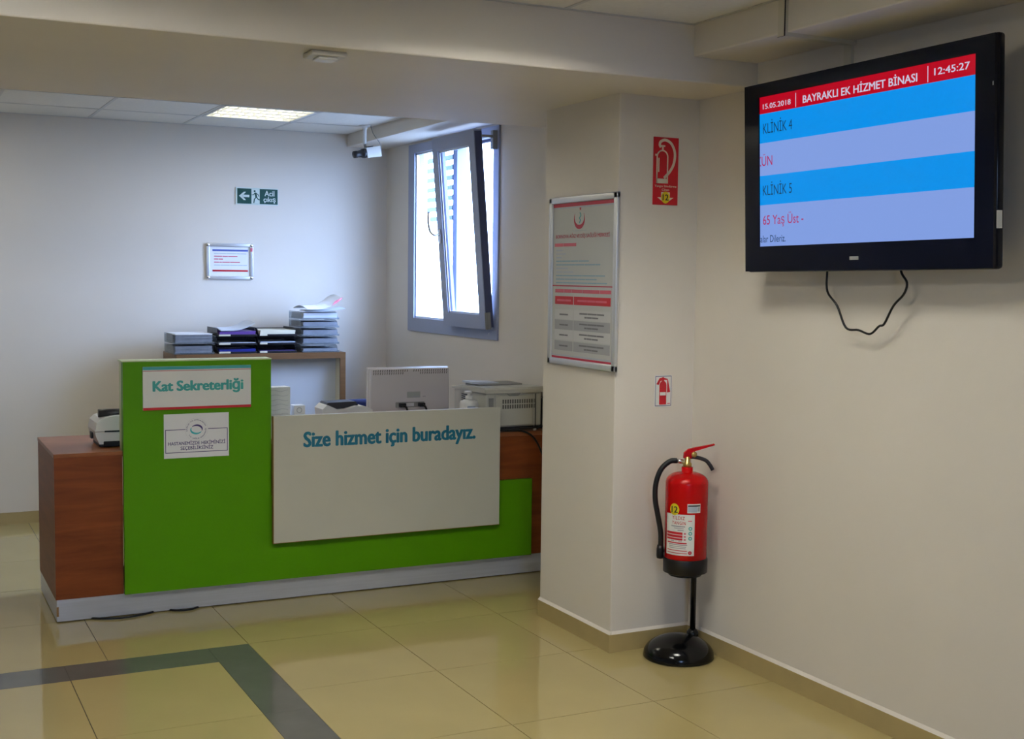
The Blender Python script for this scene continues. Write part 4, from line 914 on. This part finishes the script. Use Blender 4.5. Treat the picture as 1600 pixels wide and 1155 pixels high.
bo = thing('pump_bottle', 'white pump bottle of hand sanitizer in front of the laser printer', 'bottle', (-0.375, 1.56, ZW))
MB().lathe([(0.048, 0), (0.051, 0.006), (0.051, 0.150), (0.046, 0.163), (0.024, 0.170), (0.017, 0.172)], seg=24).build('body', 'white_plastic', bo)
MB().lathe([(0.020, 0.170), (0.020, 0.190), (0.010, 0.192), (0.008, 0.205)], seg=18).build('collar', 'white_plastic', bo)
MB().rbox(-0.026, 0.014, -0.011, 0.011, 0.203, 0.218, 0.005, 3).build('pump_head', 'white_plastic', bo)
MB().box(-0.03, 0.015, -0.0525, -0.046, 0.10, 0.140).build('label', 'slate_print', bo)

ph = thing('desk_unit', 'low white desk unit with dark curved lid left of the monitor', 'device', (-1.02, 1.66, ZW))
cv = [(-0.13, 0.0), (-0.13, 0.10)]+[(-0.13+0.26*k/10, 0.150-0.02*math.sin(math.pi*k/10)) for k in range(11)]+[(0.13, 0.0)]
MB().prism([(-0.13, 0.0), (-0.145, 0.135), (-0.12, 0.158), (-0.06, 0.130), (-0.02, 0.132), (0.04, 0.148), (0.10, 0.140), (0.13, 0.125), (0.13, 0.0)], (0, 0, 0), (1, 0, 0), (0, 0, 1), (0, 0.14, 0)).build('body', 'white_plastic', ph)
MB().prism([(-0.115, 0.158), (-0.06, 0.132), (-0.02, 0.134), (0.04, 0.149), (0.06, 0.147), (0.045, 0.168), (-0.105, 0.166)], (0, 0.03, 0), (1, 0, 0), (0, 0, 1), (0, 0.12, 0)).build('dark_lid', 'dark_plastic', ph)
ho = thing('paper_box', 'white box with wavy pattern beside the green tall panel', 'box', (-1.40, 1.62, ZW))
MB().rbox(-0.075, 0.05, 0, 0.09, 0, 0.262, 0.002).build('body', 'white_print', ho)
wv = MB()
for k in range(7):
    z = 0.10+0.024*k
    P = Plane((-0.07, 0, z), (1, 0, 0), (0, 0, 1))
    b = band(P, [(0.005+0.0115*i, 0.004*math.sin(i*0.9+k)) for i in range(10)], 0.003, 0, 0.0006); wv.add(b.v, b.f)
wv.build('wave_pattern', 'light_grey_print', ho)
sb = thing('small_box', 'small white box with round emblem next to the wavy box', 'box', (-1.29, 1.63, ZW))
MB().rbox(-0.038, 0.022, 0, 0.06, 0, 0.165, 0.003).build('body', 'paper', sb)
P = Plane((-0.01, 0, 0.140), (1, 0, 0), (0, 0, 1))
band(P, arc(0, 0, 0.013, 0.013, 0, 360, 20), 0.003, 0, 0.0006).build('emblem', 'grey_print', sb)

# office chair behind the desk (only its backrest shows)
ch = thing('office_chair', 'navy blue office chair behind the desk left of the monitor', 'chair', (-0.50, 2.60, 0))
MB().rbox(-0.22, 0.22, -0.20, 0.22, 0.40, 0.47, 0.02, 3).build('seat', 'navy_fabric', ch)
MB().rbox(-0.20, 0.20, 0.20, 0.26, 0.50, 0.846, 0.02, 3).build('backrest', 'navy_fabric', ch)
MB().box(-0.03, 0.03, 0.22, 0.25, 0.40, 0.55).build('back_support', 'dark_plastic', ch)
MB().cyl((0, 0, 0.08), 0.025, 0.33).build('gas_column', 'dark_plastic', ch)
for k in range(5):
    a = 2*math.pi*k/5
    MB().tube([(0, 0, 0.09), (0.26*math.cos(a), 0.26*math.sin(a), 0.065)], [0.022, 0.014], 8).lathe([(0.024, -0.02), (0.024, 0.02)], (0.27*math.cos(a), 0.27*math.sin(a), 0.025), 12, 'X').build('leg', 'dark_plastic', ch)
